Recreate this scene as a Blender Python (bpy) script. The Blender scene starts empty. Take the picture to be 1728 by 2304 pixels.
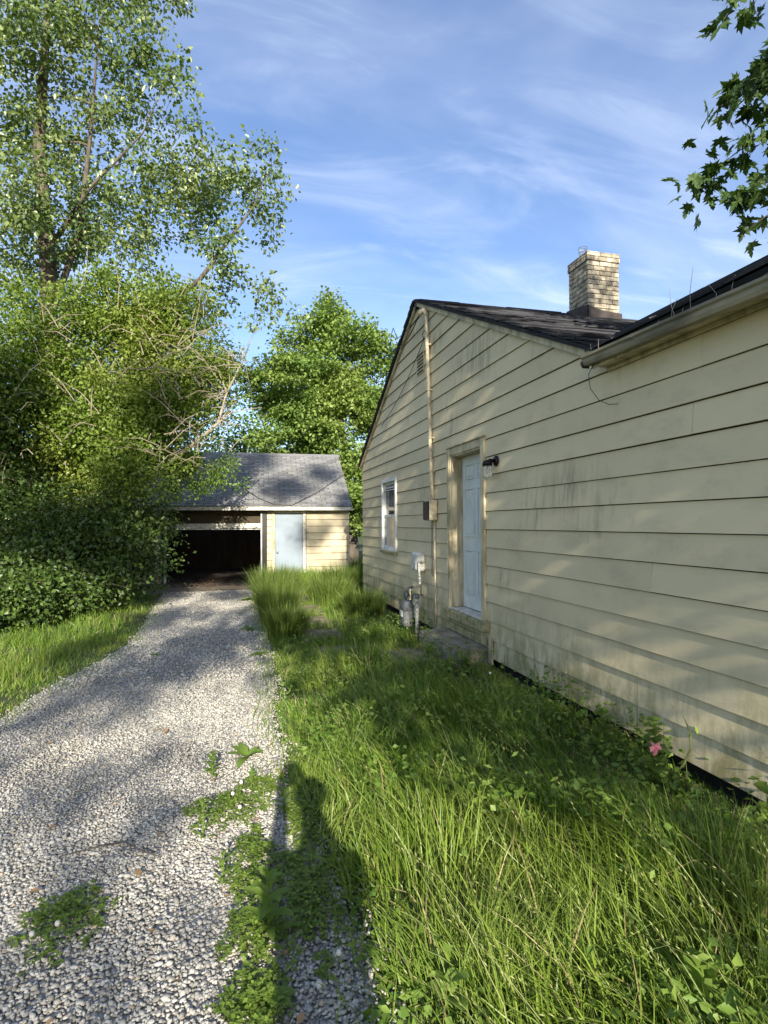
import bpy, math, random
import numpy as np
from mathutils import Vector, Matrix

sc = bpy.context.scene
COL = sc.collection
R = math.radians
random.seed(7)
rng = np.random.default_rng(11)

# ------------------------------------------------------------------ camera, sky, sun, exposure
cam = bpy.data.cameras.new('camera')
cam.sensor_fit = 'VERTICAL'
cam.sensor_height = 36.0
cam.lens = 20.3
cam.clip_start = 0.04
cam.clip_end = 2000
camo = bpy.data.objects.new('camera', cam)
COL.objects.link(camo)
CAMZ = 1.68
camo.location = (0, 0, CAMZ)
camo.rotation_mode = 'QUATERNION'
_q = (Matrix.Rotation(R(-14.4), 4, 'Z') @ Matrix.Rotation(R(90 + 1.15), 4, 'X') @ Matrix.Rotation(R(-0.25), 4, 'Z'))
camo.rotation_quaternion = _q.to_quaternion()
sc.camera = camo

SUN_EL = R(22.4)
SUN_AZ = R(5.2)            # light travels towards +Y, turned this far towards +X
ldir = Vector((math.sin(SUN_AZ) * math.cos(SUN_EL), math.cos(SUN_AZ) * math.cos(SUN_EL), -math.sin(SUN_EL)))
sun = bpy.data.lights.new('sun', 'SUN')
sun.energy = 5.0
sun.angle = R(0.53)
sun.color = (1.0, 0.92, 0.78)
suno = bpy.data.objects.new('sun', sun)
COL.objects.link(suno)
suno.location = (-3, -30, 20)
suno.rotation_euler = ldir.to_track_quat('-Z', 'Y').to_euler()

world = bpy.data.worlds.new('World')
sc.world = world
world.use_nodes = True
wn, wl = world.node_tree.nodes, world.node_tree.links
wn.clear()
w_out = wn.new('ShaderNodeOutputWorld')
w_bg = wn.new('ShaderNodeBackground')
w_sky = wn.new('ShaderNodeTexSky')
w_sky.sky_type = 'NISHITA'
w_sky.sun_disc = False
w_sky.sun_elevation = SUN_EL
w_sky.sun_rotation = math.atan2(-ldir.x, -ldir.y)
w_sky.air_density = 1.0
w_sky.dust_density = 0.6
w_sky.ozone_density = 2.2
w_bg.inputs['Strength'].default_value = 0.112
w_tc = wn.new('ShaderNodeTexCoord')
w_sep = wn.new('ShaderNodeSeparateXYZ')
wl.new(w_tc.outputs['Generated'], w_sep.inputs[0])
def wmath(op, a, b=None, clamp=False):
    n = wn.new('ShaderNodeMath'); n.operation = op; n.use_clamp = clamp
    for i, v in enumerate((a, b)):
        if v is None: continue
        if isinstance(v, (int, float)): n.inputs[i].default_value = v
        else: wl.new(v, n.inputs[i])
    return n.outputs[0]
zz = wmath('ADD', wmath('MAXIMUM', w_sep.outputs[2], 0.0), 0.16)
w_cx = wmath('DIVIDE', w_sep.outputs[0], zz)
w_cy = wmath('DIVIDE', w_sep.outputs[1], zz)
w_cmb = wn.new('ShaderNodeCombineXYZ')
wl.new(w_cx, w_cmb.inputs[0]); wl.new(w_cy, w_cmb.inputs[1])
def cloud(scale, rotz, sx, sy, lo, hi, det, dist):
    mp = wn.new('ShaderNodeMapping')
    mp.inputs['Rotation'].default_value = (0, 0, R(rotz))
    mp.inputs['Scale'].default_value = (sx, sy, 1)
    wl.new(w_cmb.outputs[0], mp.inputs['Vector'])
    nz = wn.new('ShaderNodeTexNoise')
    nz.inputs['Scale'].default_value = scale
    nz.inputs['Detail'].default_value = det
    nz.inputs['Roughness'].default_value = 0.58
    nz.inputs['Distortion'].default_value = dist
    wl.new(mp.outputs[0], nz.inputs['Vector'])
    mr = wn.new('ShaderNodeMapRange')
    mr.interpolation_type = 'SMOOTHSTEP'
    mr.inputs['From Min'].default_value = lo
    mr.inputs['From Max'].default_value = hi
    wl.new(nz.outputs[0], mr.inputs['Value'])
    return mr.outputs[0]
c1 = cloud(1.0, 38, 0.8, 1.5, 0.34, 0.82, 5, 0.6)
c2 = cloud(2.8, 25, 0.7, 1.9, 0.44, 0.82, 7, 0.8)
c3 = cloud(0.55, -20, 1.0, 1.2, 0.34, 0.68, 3, 0.3)
cm = wmath('ADD', wmath('ADD', wmath('MULTIPLY', c1, 0.34), wmath('MULTIPLY', wmath('MULTIPLY', c2, 0.50), wmath('ADD', c3, 0.25))), wmath('ADD', wmath('MULTIPLY', c3, 0.10), 0.02), True)
w_mix = wn.new('ShaderNodeMix')
w_mix.data_type = 'RGBA'
wl.new(cm, w_mix.inputs['Factor'])
w_hsv = wn.new('ShaderNodeHueSaturation')
w_hsv.inputs['Saturation'].default_value = 1.12
w_hsv.inputs['Hue'].default_value = 0.508
wl.new(w_sky.outputs[0], w_hsv.inputs['Color'])
wl.new(w_hsv.outputs[0], w_mix.inputs['A'])
w_mix.inputs['B'].default_value = (4.7, 5.2, 6.2, 1)
wl.new(w_mix.outputs['Result'], w_bg.inputs['Color'])
wl.new(w_bg.outputs[0], w_out.inputs[0])

sc.view_settings.view_transform = 'Standard'
sc.view_settings.look = 'None'
sc.view_settings.gamma = 1.0
sc.view_settings.exposure = 1.12
sc.view_settings.use_curve_mapping = False
sc.render.engine = 'CYCLES'
sc.cycles.max_bounces = 6
sc.cycles.diffuse_bounces = 3
sc.cycles.glossy_bounces = 2
sc.cycles.transmission_bounces = 4
sc.cycles.transparent_max_bounces = 4
sc.cycles.caustics_reflective = False
sc.cycles.caustics_refractive = False
sc.cycles.use_denoising = True

# ------------------------------------------------------------------ helpers: objects
def tag(o, label=None, cat=None, group=None, kind=None):
    if label: o['label'] = label
    if cat: o['category'] = cat
    if group: o['group'] = group
    if kind: o['kind'] = kind
    return o

def empty(name, loc=(0, 0, 0), rz=0.0):
    o = bpy.data.objects.new(name, None)
    o.empty_display_size = 0.2
    o.location = loc
    o.rotation_euler = (0, 0, rz)
    COL.objects.link(o)
    return o

def link(name, me, parent=None, loc=None, rot=None, scale=None):
    o = bpy.data.objects.new(name, me)
    if loc is not None: o.location = loc
    if rot is not None: o.rotation_euler = rot
    if scale is not None: o.scale = scale if not isinstance(scale, (int, float)) else (scale,) * 3
    COL.objects.link(o)
    if parent is not None: o.parent = parent
    return o

def np_mesh(name, V, F, mat, smooth=False):
    V = np.ascontiguousarray(V, dtype=np.float32)
    F = np.ascontiguousarray(F, dtype=np.int32)
    me = bpy.data.meshes.new(name)
    k = F.shape[1]
    me.vertices.add(len(V)); me.vertices.foreach_set('co', V.ravel())
    me.loops.add(F.size); me.loops.foreach_set('vertex_index', F.ravel())
    me.polygons.add(len(F))
    me.polygons.foreach_set('loop_start', np.arange(0, F.size, k, dtype=np.int32))
    if smooth: me.polygons.foreach_set('use_smooth', np.ones(len(F), dtype=bool))
    me.update(calc_edges=True)
    if mat: me.materials.append(mat)
    return me

class MB:
    """collects shapes for ONE mesh"""
    def __init__(s): s.v = []; s.f = []
    def add(s, v, f):
        o = len(s.v); s.v += [tuple(p) for p in v]; s.f += [tuple(i + o for i in q) for q in f]; return s
    def box(s, x0, x1, y0, y1, z0, z1, c=0.0):
        if c <= 0:
            v = [(x, y, z) for x in (x0, x1) for y in (y0, y1) for z in (z0, z1)]
            return s.add(v, [(0, 1, 3, 2), (4, 6, 7, 5), (0, 4, 5, 1), (2, 3, 7, 6), (0, 2, 6, 4), (1, 5, 7, 3)])
        c = min(c, (x1 - x0) * .45, (y1 - y0) * .45, (z1 - z0) * .45)
        v = []; idx = {}
        for i, x in enumerate((x0, x1)):
            for j, y in enumerate((y0, y1)):
                for k, z in enumerate((z0, z1)):
                    dx, dy, dz = (c if i == 0 else -c), (c if j == 0 else -c), (c if k == 0 else -c)
                    idx[i, j, k] = len(v)
                    v += [(x, y + dy, z + dz), (x + dx, y, z + dz), (x + dx, y + dy, z)]
        f = []
        for i in (0, 1):
            q = [idx[i, 0, 0], idx[i, 1, 0], idx[i, 1, 1], idx[i, 0, 1]]; f.append(tuple(q if i else q[::-1]))
            q = [idx[0, i, 0] + 1, idx[0, i, 1] + 1, idx[1, i, 1] + 1, idx[1, i, 0] + 1]; f.append(tuple(q if i else q[::-1]))
            q = [idx[0, 0, i] + 2, idx[1, 0, i] + 2, idx[1, 1, i] + 2, idx[0, 1, i] + 2]; f.append(tuple(q if i else q[::-1]))
        for j in (0, 1):
            for k in (0, 1):
                f.append((idx[0, j, k] + 1, idx[1, j, k] + 1, idx[1, j, k] + 2, idx[0, j, k] + 2))
                f.append((idx[j, 0, k], idx[j, 1, k], idx[j, 1, k] + 2, idx[j, 0, k] + 2))
                f.append((idx[j, k, 0], idx[j, k, 1], idx[j, k, 1] + 1, idx[j, k, 0] + 1))
                for i in (0, 1):
                    b = idx[i, j, k]; f.append((b, b + 1, b + 2))
        return s.add(v, f)
    def tube(s, pts, rad, n=8, cap=True):
        pts = [Vector(p) for p in pts]
        if not isinstance(rad, (list, tuple)): rad = [rad] * len(pts)
        rings = []; up = None
        for i, p in enumerate(pts):
            d = (pts[min(i + 1, len(pts) - 1)] - pts[max(i - 1, 0)])
            d = d.normalized() if d.length > 1e-9 else Vector((0, 0, 1))
            if up is None: up = Vector((0, 0, 1)) if abs(d.z) < .9 else Vector((1, 0, 0))
            a = d.cross(up)
            if a.length < 1e-6: a = d.orthogonal()
            a.normalize(); b = a.cross(d).normalized(); up = b
            rings.append([p + (a * math.cos(2 * math.pi * k / n) + b * math.sin(2 * math.pi * k / n)) * rad[i] for k in range(n)])
        v = [q for r in rings for q in r]; f = []
        for i in range(len(pts) - 1):
            for k in range(n):
                f.append((i * n + k, i * n + (k + 1) % n, (i + 1) * n + (k + 1) % n, (i + 1) * n + k))
        if cap:
            f.append(tuple(range(n))[::-1]); f.append(tuple((len(pts) - 1) * n + k for k in range(n)))
        return s.add(v, f)
    def lathe(s, prof, c=(0, 0, 0), n=16, axis='z'):
        v = []; f = []
        for r, h in prof:
            for k in range(n):
                a = 2 * math.pi * k / n; p = (r * math.cos(a), r * math.sin(a), h)
                if axis == 'x': p = (p[2], p[0], p[1])
                if axis == 'y': p = (p[0], p[2], p[1])
                v.append((p[0] + c[0], p[1] + c[1], p[2] + c[2]))
        for i in range(len(prof) - 1):
            for k in range(n):
                f.append((i * n + k, i * n + (k + 1) % n, (i + 1) * n + (k + 1) % n, (i + 1) * n + k))
        f.append(tuple(range(n))[::-1]); f.append(tuple((len(prof) - 1) * n + k for k in range(n)))
        return s.add(v, f)
    def prism(s, poly, axis, a0, a1):
        """poly: 2D points; axis 'x': poly=(y,z); 'y': poly=(x,z); 'z': poly=(x,y)"""
        def P(u, w, t): return {'x': (t, u, w), 'y': (u, t, w), 'z': (u, w, t)}[axis]
        n = len(poly)
        v = [P(u, w, a0) for u, w in poly] + [P(u, w, a1) for u, w in poly]
        f = [tuple(range(n))[::-1], tuple(range(n, 2 * n))] + [(i, (i + 1) % n, (i + 1) % n + n, i + n) for i in range(n)]
        return s.add(v, f)
    def mesh(s, name, mat, smooth=False):
        me = bpy.data.meshes.new(name)
        me.from_pydata(s.v, [], s.f)
        if smooth: me.polygons.foreach_set('use_smooth', [True] * len(me.polygons))
        if mat: me.materials.append(mat)
        import bmesh as _b
        bm = _b.new(); bm.from_mesh(me); _b.ops.recalc_face_normals(bm, faces=bm.faces); bm.to_mesh(me); bm.free()
        me.update()
        return me
    def build(s, name, mat, parent=None, smooth=False, **k):
        return link(name, s.mesh(name, mat, smooth), parent, **k)

# ------------------------------------------------------------------ helpers: materials
def new_mat(name):
    m = bpy.data.materials.new(name); m.use_nodes = True
    nt = m.node_tree; nt.nodes.clear()
    out = nt.nodes.new('ShaderNodeOutputMaterial')
    b = nt.nodes.new('ShaderNodeBsdfPrincipled')
    nt.links.new(b.outputs[0], out.inputs[0])
    return m, nt, b, out

def node(nt, t, **kw):
    n = nt.nodes.new(t)
    for k, v in kw.items():
        if k in n.inputs: n.inputs[k].default_value = v
        else: setattr(n, k, v)
    return n

def lnk(nt, a, b): nt.links.new(a, b)

def rgb_mix(nt, fac, a, b, blend='MIX'):
    n = nt.nodes.new('ShaderNodeMix'); n.data_type = 'RGBA'; n.blend_type = blend
    for s, v in (('Factor', fac), ('A', a), ('B', b)):
        if isinstance(v, (int, float)): n.inputs[s].default_value = v
        elif isinstance(v, tuple): n.inputs[s].default_value = (*v[:3], 1)
        else: lnk(nt, v, n.inputs[s])
    return n.outputs['Result']

def mth(nt, op, a, b=None, clamp=False):
    n = nt.nodes.new('ShaderNodeMath'); n.operation = op; n.use_clamp = clamp
    for i, v in enumerate((a, b)):
        if v is None: continue
        if isinstance(v, (int, float)): n.inputs[i].default_value = v
        else: lnk(nt, v, n.inputs[i])
    return n.outputs[0]

def ramp(nt, v, lo, hi):
    n = nt.nodes.new('ShaderNodeMapRange'); n.interpolation_type = 'SMOOTHSTEP'
    n.inputs['From Min'].default_value = lo; n.inputs['From Max'].default_value = hi
    lnk(nt, v, n.inputs['Value']); return n.outputs[0]

def noise(nt, scale, vec=None, sc3=None, detail=4, rough=0.55, dist=0):
    n = node(nt, 'ShaderNodeTexNoise', Scale=scale, Detail=detail, Roughness=rough, Distortion=dist)
    if vec is not None:
        if sc3:
            mp = nt.nodes.new('ShaderNodeMapping'); mp.inputs['Scale'].default_value = sc3
            lnk(nt, vec, mp.inputs['Vector']); vec = mp.outputs[0]
        lnk(nt, vec, n.inputs['Vector'])
    return n.outputs[0]

def pos(nt): return nt.nodes.new('ShaderNodeNewGeometry')

def bump(nt, b, h, strength=.3, dist=.01):
    n = node(nt, 'ShaderNodeBump', Strength=strength, Distance=dist)
    lnk(nt, h, n.inputs['Height']); lnk(nt, n.outputs[0], b.inputs['Normal'])

def pm(name, c, rough=.6, c2=None, scale=6.0, bmp=0.0, bscale=60, metal=0.0, spec=.35, island=0.0, sc3=None):
    m, nt, b, out = new_mat(name)
    g = pos(nt)
    c2 = c2 or tuple(x * .72 for x in c)
    n = noise(nt, scale, g.outputs['Position'], sc3, 5, .6)
    col = rgb_mix(nt, ramp(nt, n, .35, .72), c, c2)
    if island:
        oi = nt.nodes.new('ShaderNodeObjectInfo')
        hs = node(nt, 'ShaderNodeHueSaturation')
        add = mth(nt, 'FRACT', mth(nt, 'ADD', oi.outputs['Random'], g.outputs['Random Per Island']))
        lnk(nt, mth(nt, 'ADD', mth(nt, 'MULTIPLY', add, 2 * island), 1 - island), hs.inputs['Value'])
        lnk(nt, col, hs.inputs['Color']); col = hs.outputs[0]
    lnk(nt, col, b.inputs['Base Color'])
    b.inputs['Roughness'].default_value = rough
    b.inputs['Metallic'].default_value = metal
    b.inputs['Specular IOR Level'].default_value = spec
    if bmp: bump(nt, b, noise(nt, bscale, g.outputs['Position'], None, 4), bmp, .01)
    return m

def leaf_mat(name, ca, cb, cc=None, trans=.35, rough=.5, tcol=None, spec=.25):
    m, nt, b, out = new_mat(name)
    g = pos(nt)
    r = g.outputs['Random Per Island']
    col = rgb_mix(nt, r, ca, cb)
    if cc is not None:
        big = noise(nt, .45, g.outputs['Position'], None, 2)
        col = rgb_mix(nt, mth(nt, 'MULTIPLY', ramp(nt, big, .42, .66), .75), col, cc)
    lnk(nt, col, b.inputs['Base Color'])
    b.inputs['Roughness'].default_value = rough
    b.inputs['Specular IOR Level'].default_value = spec
    t = nt.nodes.new('ShaderNodeBsdfTranslucent')
    tc = rgb_mix(nt, 1.0, col, tcol or (1.25, 1.35, .5), 'MULTIPLY')
    lnk(nt, tc, t.inputs['Color'])
    mx = node(nt, 'ShaderNodeMixShader', Fac=trans)
    lnk(nt, b.outputs[0], mx.inputs[1]); lnk(nt, t.outputs[0], mx.inputs[2]); lnk(nt, mx.outputs[0], out.inputs[0])
    return m

def siding_mat(name, base, moss=1.0, stain=1.0):
    m, nt, b, out = new_mat(name)
    g = pos(nt); P = g.outputs['Position']
    sep = nt.nodes.new('ShaderNodeSeparateXYZ'); lnk(nt, P, sep.inputs[0])
    oi = nt.nodes.new('ShaderNodeObjectInfo')
    col = rgb_mix(nt, ramp(nt, noise(nt, .9, P, None, 4), .3, .75), base, tuple(x * .88 for x in base))
    hs = node(nt, 'ShaderNodeHueSaturation')
    lnk(nt, mth(nt, 'ADD', mth(nt, 'MULTIPLY', oi.outputs['Random'], .10), .95), hs.inputs['Value']); lnk(nt, col, hs.inputs['Color']); col = hs.outputs[0]
    # dark mildew streaks that run down the boards
    st = mth(nt, 'MULTIPLY', ramp(nt, noise(nt, 11.0, P, (1, 1.0, .16), 6, .7), .44, .70), ramp(nt, noise(nt, .62, P, (1, 1, 1.5), 4, .6), .53, .68))
    col = rgb_mix(nt, mth(nt, 'MULTIPLY', st, .40 * stain), col, (.075, .075, .052))
    sk = ramp(nt, noise(nt, 13.0, P, (1, 1.0, .10), 6, .7), .40, .62)
    for (px_, py_, pz_, ry_, rz_) in ((2.85, 6.55, 3.72, 1.25, .42), (2.85, 8.0, 4.35, .5, .25), (2.85, 4.6, 2.0, .40, .35), (2.85, 5.9, 1.05, .35, .2), (2.85, 11.2, 3.05, 1.0, .22)):
        sub = node(nt, 'ShaderNodeVectorMath', operation='SUBTRACT'); lnk(nt, P, sub.inputs[0]); sub.inputs[1].default_value = (px_, py_, pz_)
        dv = node(nt, 'ShaderNodeVectorMath', operation='DIVIDE'); lnk(nt, sub.outputs[0], dv.inputs[0]); dv.inputs[1].default_value = (9, ry_, rz_)
        ln = node(nt, 'ShaderNodeVectorMath', operation='LENGTH'); lnk(nt, dv.outputs[0], ln.inputs[0])
        mk = mth(nt, 'SUBTRACT', 1.0, ramp(nt, ln.outputs['Value'], .25, 1.0))
        col = rgb_mix(nt, mth(nt, 'MULTIPLY', mth(nt, 'MULTIPLY', mk, sk), .42 * stain), col, (.085, .083, .06))
    gm_ = mth(nt, 'MULTIPLY', ramp(nt, noise(nt, 1.7, P, (1, 1, 2.2), 7, .75), .48, .72), .22 * stain)
    col = rgb_mix(nt, gm_, col, (.17, .165, .105))
    # green-brown growth splashed up from the ground
    low = mth(nt, 'SUBTRACT', 1.0, ramp(nt, sep.outputs[2], .12, 1.05))
    ms = mth(nt, 'MULTIPLY', mth(nt, 'MULTIPLY', low, ramp(nt, noise(nt, 2.8, P, (1, 1, .45), 7, .75), .40, .60)),   .75 * moss, True)
    col = rgb_mix(nt, ms, col, (.17, .165, .055))
    # scuffs and bare flecks
    sp = ramp(nt, noise(nt, 38, P, (1, .35, 1), 2), .74, .80)
    col = rgb_mix(nt, mth(nt, 'MULTIPLY', sp, .25), col, (.16, .14, .10))
    lnk(nt, col, b.inputs['Base Color'])
    b.inputs['Roughness'].default_value = .62
    b.inputs['Specular IOR Level'].default_value = .22
    h = mth(nt, 'ADD', noise(nt, 90, P, (1, .12, 1), 3), mth(nt, 'MULTIPLY', noise(nt, 3, P, (1, .4, 1), 2), 1.4))
    bump(nt, b, h, .18, .006)
    return m

M = {}
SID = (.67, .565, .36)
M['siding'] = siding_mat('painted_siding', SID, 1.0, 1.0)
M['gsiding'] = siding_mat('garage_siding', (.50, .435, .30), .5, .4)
M['trim'] = pm('tan_trim', (.60, .51, .33), .6, (.27, .22, .13), 9, .2, 70, sc3=(1, 1, .25))
M['backing'] = pm('dark_shade_backing', (.06, .048, .03), .9)  # tar paper kept near black to draw the shade in board gaps
M['found'] = pm('foundation', (.025, .022, .018), .9, bmp=.4)
M['door'] = pm('pale_blue_door', (.64, .665, .625), .45, (.55, .575, .54), 4, .05, 90)
M['gdoor'] = pm('grey_blue_door', (.215, .26, .305), .55, (.17, .21, .25), 3, .06, 60)
M['white'] = pm('white_paint', (.72, .72, .68), .5, (.55, .54, .48), 12, .1, 80)
M['dirtywhite'] = pm('dirty_white_paint', (.62, .60, .53), .6, (.36, .33, .26), 14, .2, 80)
M['sill'] = pm('mossy_sill', (.36, .32, .18), .8, (.14, .14, .05), 14, .4, 60)
M['gutter'] = pm('gutter_metal', (.36, .31, .21), .6, (.09, .08, .055), 4, .15, 40, sc3=(1, .3, 1))
M['roofdeck'] = pm('roof_deck', (.02, .02, .022), .9)
M['brick'] = pm('buff_brick', (.50, .43, .31), .8, (.15, .13, .10), 9, .5, 60, island=.38)
M['mortar'] = pm('mortar', (.20, .18, .145), .95, (.10, .09, .075), 20, .5, 80)
M['flash'] = pm('rusty_flashing', (.05, .036, .03), .6, (.025, .02, .018), 8, .2)
M['concrete'] = pm('old_concrete', (.27, .24, .18), .9, (.13, .12, .075), 7, .5, 50)
M['path'] = pm('path_concrete', (.24, .20, .145), .92, (.10, .08, .05), 5, .5, 50)
M['greymetal'] = pm('painted_meter_grey', (.17, .18, .18), .5, (.10, .105, .10), 18, .15, 60, .3)
M['boxgrey'] = pm('weathered_plastic', (.56, .56, .53), .45, (.34, .34, .31), 9, .1, 50)
M['pipewhite'] = pm('chipped_pipe_paint', (.55, .53, .46), .6, (.10, .09, .07), 30, .3, 60)
M['black'] = pm('black_plastic', (.012, .012, .013), .4)
M['cable'] = pm('cable_black', (.02, .018, .016), .55)
M['steel'] = pm('galvanised', (.45, .44, .42), .4, (.28, .27, .25), 12, .05, 60, .8)
M['cream'] = pm('cream_box', (.62, .53, .36), .55, (.40, .33, .21), 14)
M['lampmetal'] = pm('lamp_bronze', (.018, .016, .02), .4, metal=.5)
M['bark'] = pm('grey_bark', (.115, .095, .075), .95, (.055, .045, .036), 12, .7, 30, sc3=(1, 1, .25))
M['barklight'] = pm('pale_twig', (.30, .25, .18), .9, (.17, .14, .10), 14, .3, 60)
M['twigdead'] = pm('dead_wood', (.36, .31, .24), .9, (.20, .17, .13), 14, .4, 60)
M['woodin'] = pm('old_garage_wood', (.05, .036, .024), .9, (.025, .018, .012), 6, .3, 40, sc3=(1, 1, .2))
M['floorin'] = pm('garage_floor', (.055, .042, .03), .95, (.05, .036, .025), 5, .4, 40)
M['dirt'] = pm('bare_dirt', (.15, .12, .085), .95, (.09, .065, .04), 4, .6, 40)
M['skin'] = pm('skin', (.45, .27, .19), .55)
M['cloth'] = pm('dark_cloth', (.05, .06, .09), .9)
M['jeans'] = pm('denim', (.06, .08, .14), .9)
M['hair'] = pm('hair', (.03, .02, .014), .7)
M['brownleaf'] = leaf_mat('dry_leaf', (.22, .11, .055), (.34, .24, .13), None, .1)
M['litter'] = leaf_mat('leaf_litter', (.06, .035, .02), (.12, .08, .045), None, .1)
M['pinkleaf'] = leaf_mat('pink_leaf', (.86, .27, .33), (.90, .40, .42), None, .25, tcol=(1.2, .7, .6))
M['puff'] = pm('seed_puff', (.68, .66, .58), .95)

def glass_mat():
    m, nt, b, out = new_mat('window_glass')
    b.inputs['Base Color'].default_value = (.03, .035, .04, 1)
    b.inputs['Roughness'].default_value = .06
    b.inputs['Specular IOR Level'].default_value = .35
    g = pos(nt); bump(nt, b, noise(nt, 3, g.outputs['Position'], None, 2), .05, .02)
    return m
M['glass'] = glass_mat()
def jar_mat():
    m, nt, b, out = new_mat('jar_glass')
    b.inputs['Base Color'].default_value = (.85, .85, .8, 1)
    b.inputs['Roughness'].default_value = .15
    b.inputs['Transmission Weight'].default_value = .75
    b.inputs['IOR'].default_value = 1.3
    g = pos(nt); bump(nt, b, noise(nt, 60, g.outputs['Position'], None, 2), .1, .01)
    return m
M['jar'] = jar_mat()

def shingle_mat(name, ca, cb, island):
    m, nt, b, out = new_mat(name)
    g = pos(nt); P = g.outputs['Position']
    oi = nt.nodes.new('ShaderNodeObjectInfo')
    rnd = mth(nt, 'FRACT', mth(nt, 'ADD', oi.outputs['Random'], g.outputs['Random Per Island']))
    col = rgb_mix(nt, noise(nt, 130, P, None, 2), ca, cb)
    col = rgb_mix(nt, mth(nt, 'MULTIPLY', ramp(nt, noise(nt, 1.2, P, None, 4), .45, .7), .35), col, tuple(x * .45 for x in ca))
    hs = node(nt, 'ShaderNodeHueSaturation')
    lnk(nt, mth(nt, 'ADD', mth(nt, 'MULTIPLY', rnd, 2 * island), 1 - island), hs.inputs['Value']); lnk(nt, col, hs.inputs['Color'])
    lnk(nt, hs.outputs[0], b.inputs['Base Color'])
    b.inputs['Roughness'].default_value = .9
    b.inputs['Specular IOR Level'].default_value = .2
    bump(nt, b, noise(nt, 180, P, None, 2), .5, .006)
    return m
M['gshingle'] = shingle_mat('grey_shingle', (.155, .158, .16), (.26, .255, .245), .22)
M['hshingle'] = shingle_mat('charcoal_shingle', (.030, .032, .040), (.085, .084, .092), .55)

def gravel_stone_mat():
    m, nt, b, out = new_mat('gravel_stone')
    g = pos(nt); P = g.outputs['Position']; r = g.outputs['Random Per Island']
    cr = nt.nodes.new('ShaderNodeValToRGB'); lnk(nt, r, cr.inputs[0])
    e = cr.color_ramp.elements
    e[0].position = 0; e[0].color = (.22, .21, .185, 1)
    e[1].position = 1; e[1].color = (.67, .64, .565, 1)
    for p, c in ((.30, (.35, .335, .295, 1)), (.62, (.47, .45, .40, 1)), (.93, (.58, .555, .49, 1)), (.955, (.40, .30, .19, 1)), (.97, (.47, .455, .42, 1))):
        x = e.new(p); x.color = c
    col = rgb_mix(nt, mth(nt, 'MULTIPLY', ramp(nt, noise(nt, 45, P, None, 3), .4, .75), .35), cr.outputs[0], (.22, .20, .17))
    col = rgb_mix(nt, mth(nt, 'MULTIPLY', ramp(nt, noise(nt, 1.1, P, (1, .5, 1), 5, .65), .46, .72), .38), col, (.23, .20, .155))
    lnk(nt, col, b.inputs['Base Color']); b.inputs['Roughness'].default_value = .85
    b.inputs['Specular IOR Level'].default_value = .25
    bump(nt, b, noise(nt, 120, P, None, 3), .3, .004)
    return m
M['stone'] = gravel_stone_mat()
def gravel_bed_mat():
    m, nt, b, out = new_mat('gravel_bed')
    g = pos(nt); P = g.outputs['Position']
    v = node(nt, 'ShaderNodeTexVoronoi', Scale=38.0, Randomness=1.0); lnk(nt, P, v.inputs['Vector'])
    v2 = node(nt, 'ShaderNodeTexVoronoi', Scale=38.0, Randomness=1.0); v2.feature = 'DISTANCE_TO_EDGE'; lnk(nt, P, v2.inputs['Vector'])
    bw = node(nt, 'ShaderNodeSeparateColor'); lnk(nt, v.outputs['Color'], bw.inputs[0])
    col = rgb_mix(nt, bw.outputs[0], (.26, .255, .24), (.52, .505, .47))
    col = rgb_mix(nt, ramp(nt, v2.outputs['Distance'], .0, .12), (.11, .10, .085), col)
    col = rgb_mix(nt, mth(nt, 'MULTIPLY', ramp(nt, noise(nt, .8, P, None, 4), .5, .75), .4), col, (.20, .165, .12))
    lnk(nt, col, b.inputs['Base Color']); b.inputs['Roughness'].default_value = .9
    bump(nt, b, v2.outputs['Distance'], .9, .02)
    return m
M['bed'] = gravel_bed_mat()
def ground_mat():
    m, nt, b, out = new_mat('lawn_soil')
    g = pos(nt); P = g.outputs['Position']
    col = rgb_mix(nt, ramp(nt, noise(nt, 1.3, P, None, 6, .65), .35, .65), (.035, .055, .014), (.075, .10, .025))
    col = rgb_mix(nt, ramp(nt, noise(nt, 9, P, None, 5, .7), .52, .75), col, (.07, .055, .032))
    lnk(nt, col, b.inputs['Base Color']); b.inputs['Roughness'].default_value = .95
    bump(nt, b, noise(nt, 35, P, None, 5, .7), .8, .04)
    return m
M['ground'] = ground_mat()

M['grass'] = leaf_mat('grass_blade', (.058, .135, .016), (.205, .295, .042), (.23, .29, .05), .34, .44, spec=.35)
_nt = M['grass'].node_tree; _b = [n for n in _nt.nodes if n.type == 'BSDF_PRINCIPLED'][0]; _src = _b.inputs['Base Color'].links[0].from_socket
_g = [n for n in _nt.nodes if n.type == 'NEW_GEOMETRY'][0]
_st = mth(_nt, 'GREATER_THAN', mth(_nt, 'FRACT', mth(_nt, 'MULTIPLY', _g.outputs['Random Per Island'], 37.0)), .955)
_mx = rgb_mix(_nt, _st, _src, (.36, .29, .14))
_nt.links.new(_mx, _b.inputs['Base Color'])
M['grassdark'] = leaf_mat('tuft_blade', (.05, .10, .015), (.19, .245, .055), None, .35, .42, spec=.35)
M['seed'] = leaf_mat('seed_stem', (.19, .235, .075), (.30, .31, .125), None, .25, .5)
M['clover'] = leaf_mat('clover_leaf', (.09, .16, .025), (.20, .27, .05), None, .3, .5)
M['weed'] = leaf_mat('weed_leaf', (.10, .18, .03), (.19, .27, .055), None, .35, .45)
M['maple'] = leaf_mat('big_tree_leaf', (.065, .12, .03), (.19, .25, .08), (.215, .265, .095), .32, .36, spec=.6)
M['oak'] = leaf_mat('mid_tree_leaf', (.10, .18, .04), (.23, .32, .075), (.25, .32, .08), .32, .45, spec=.35)
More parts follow.
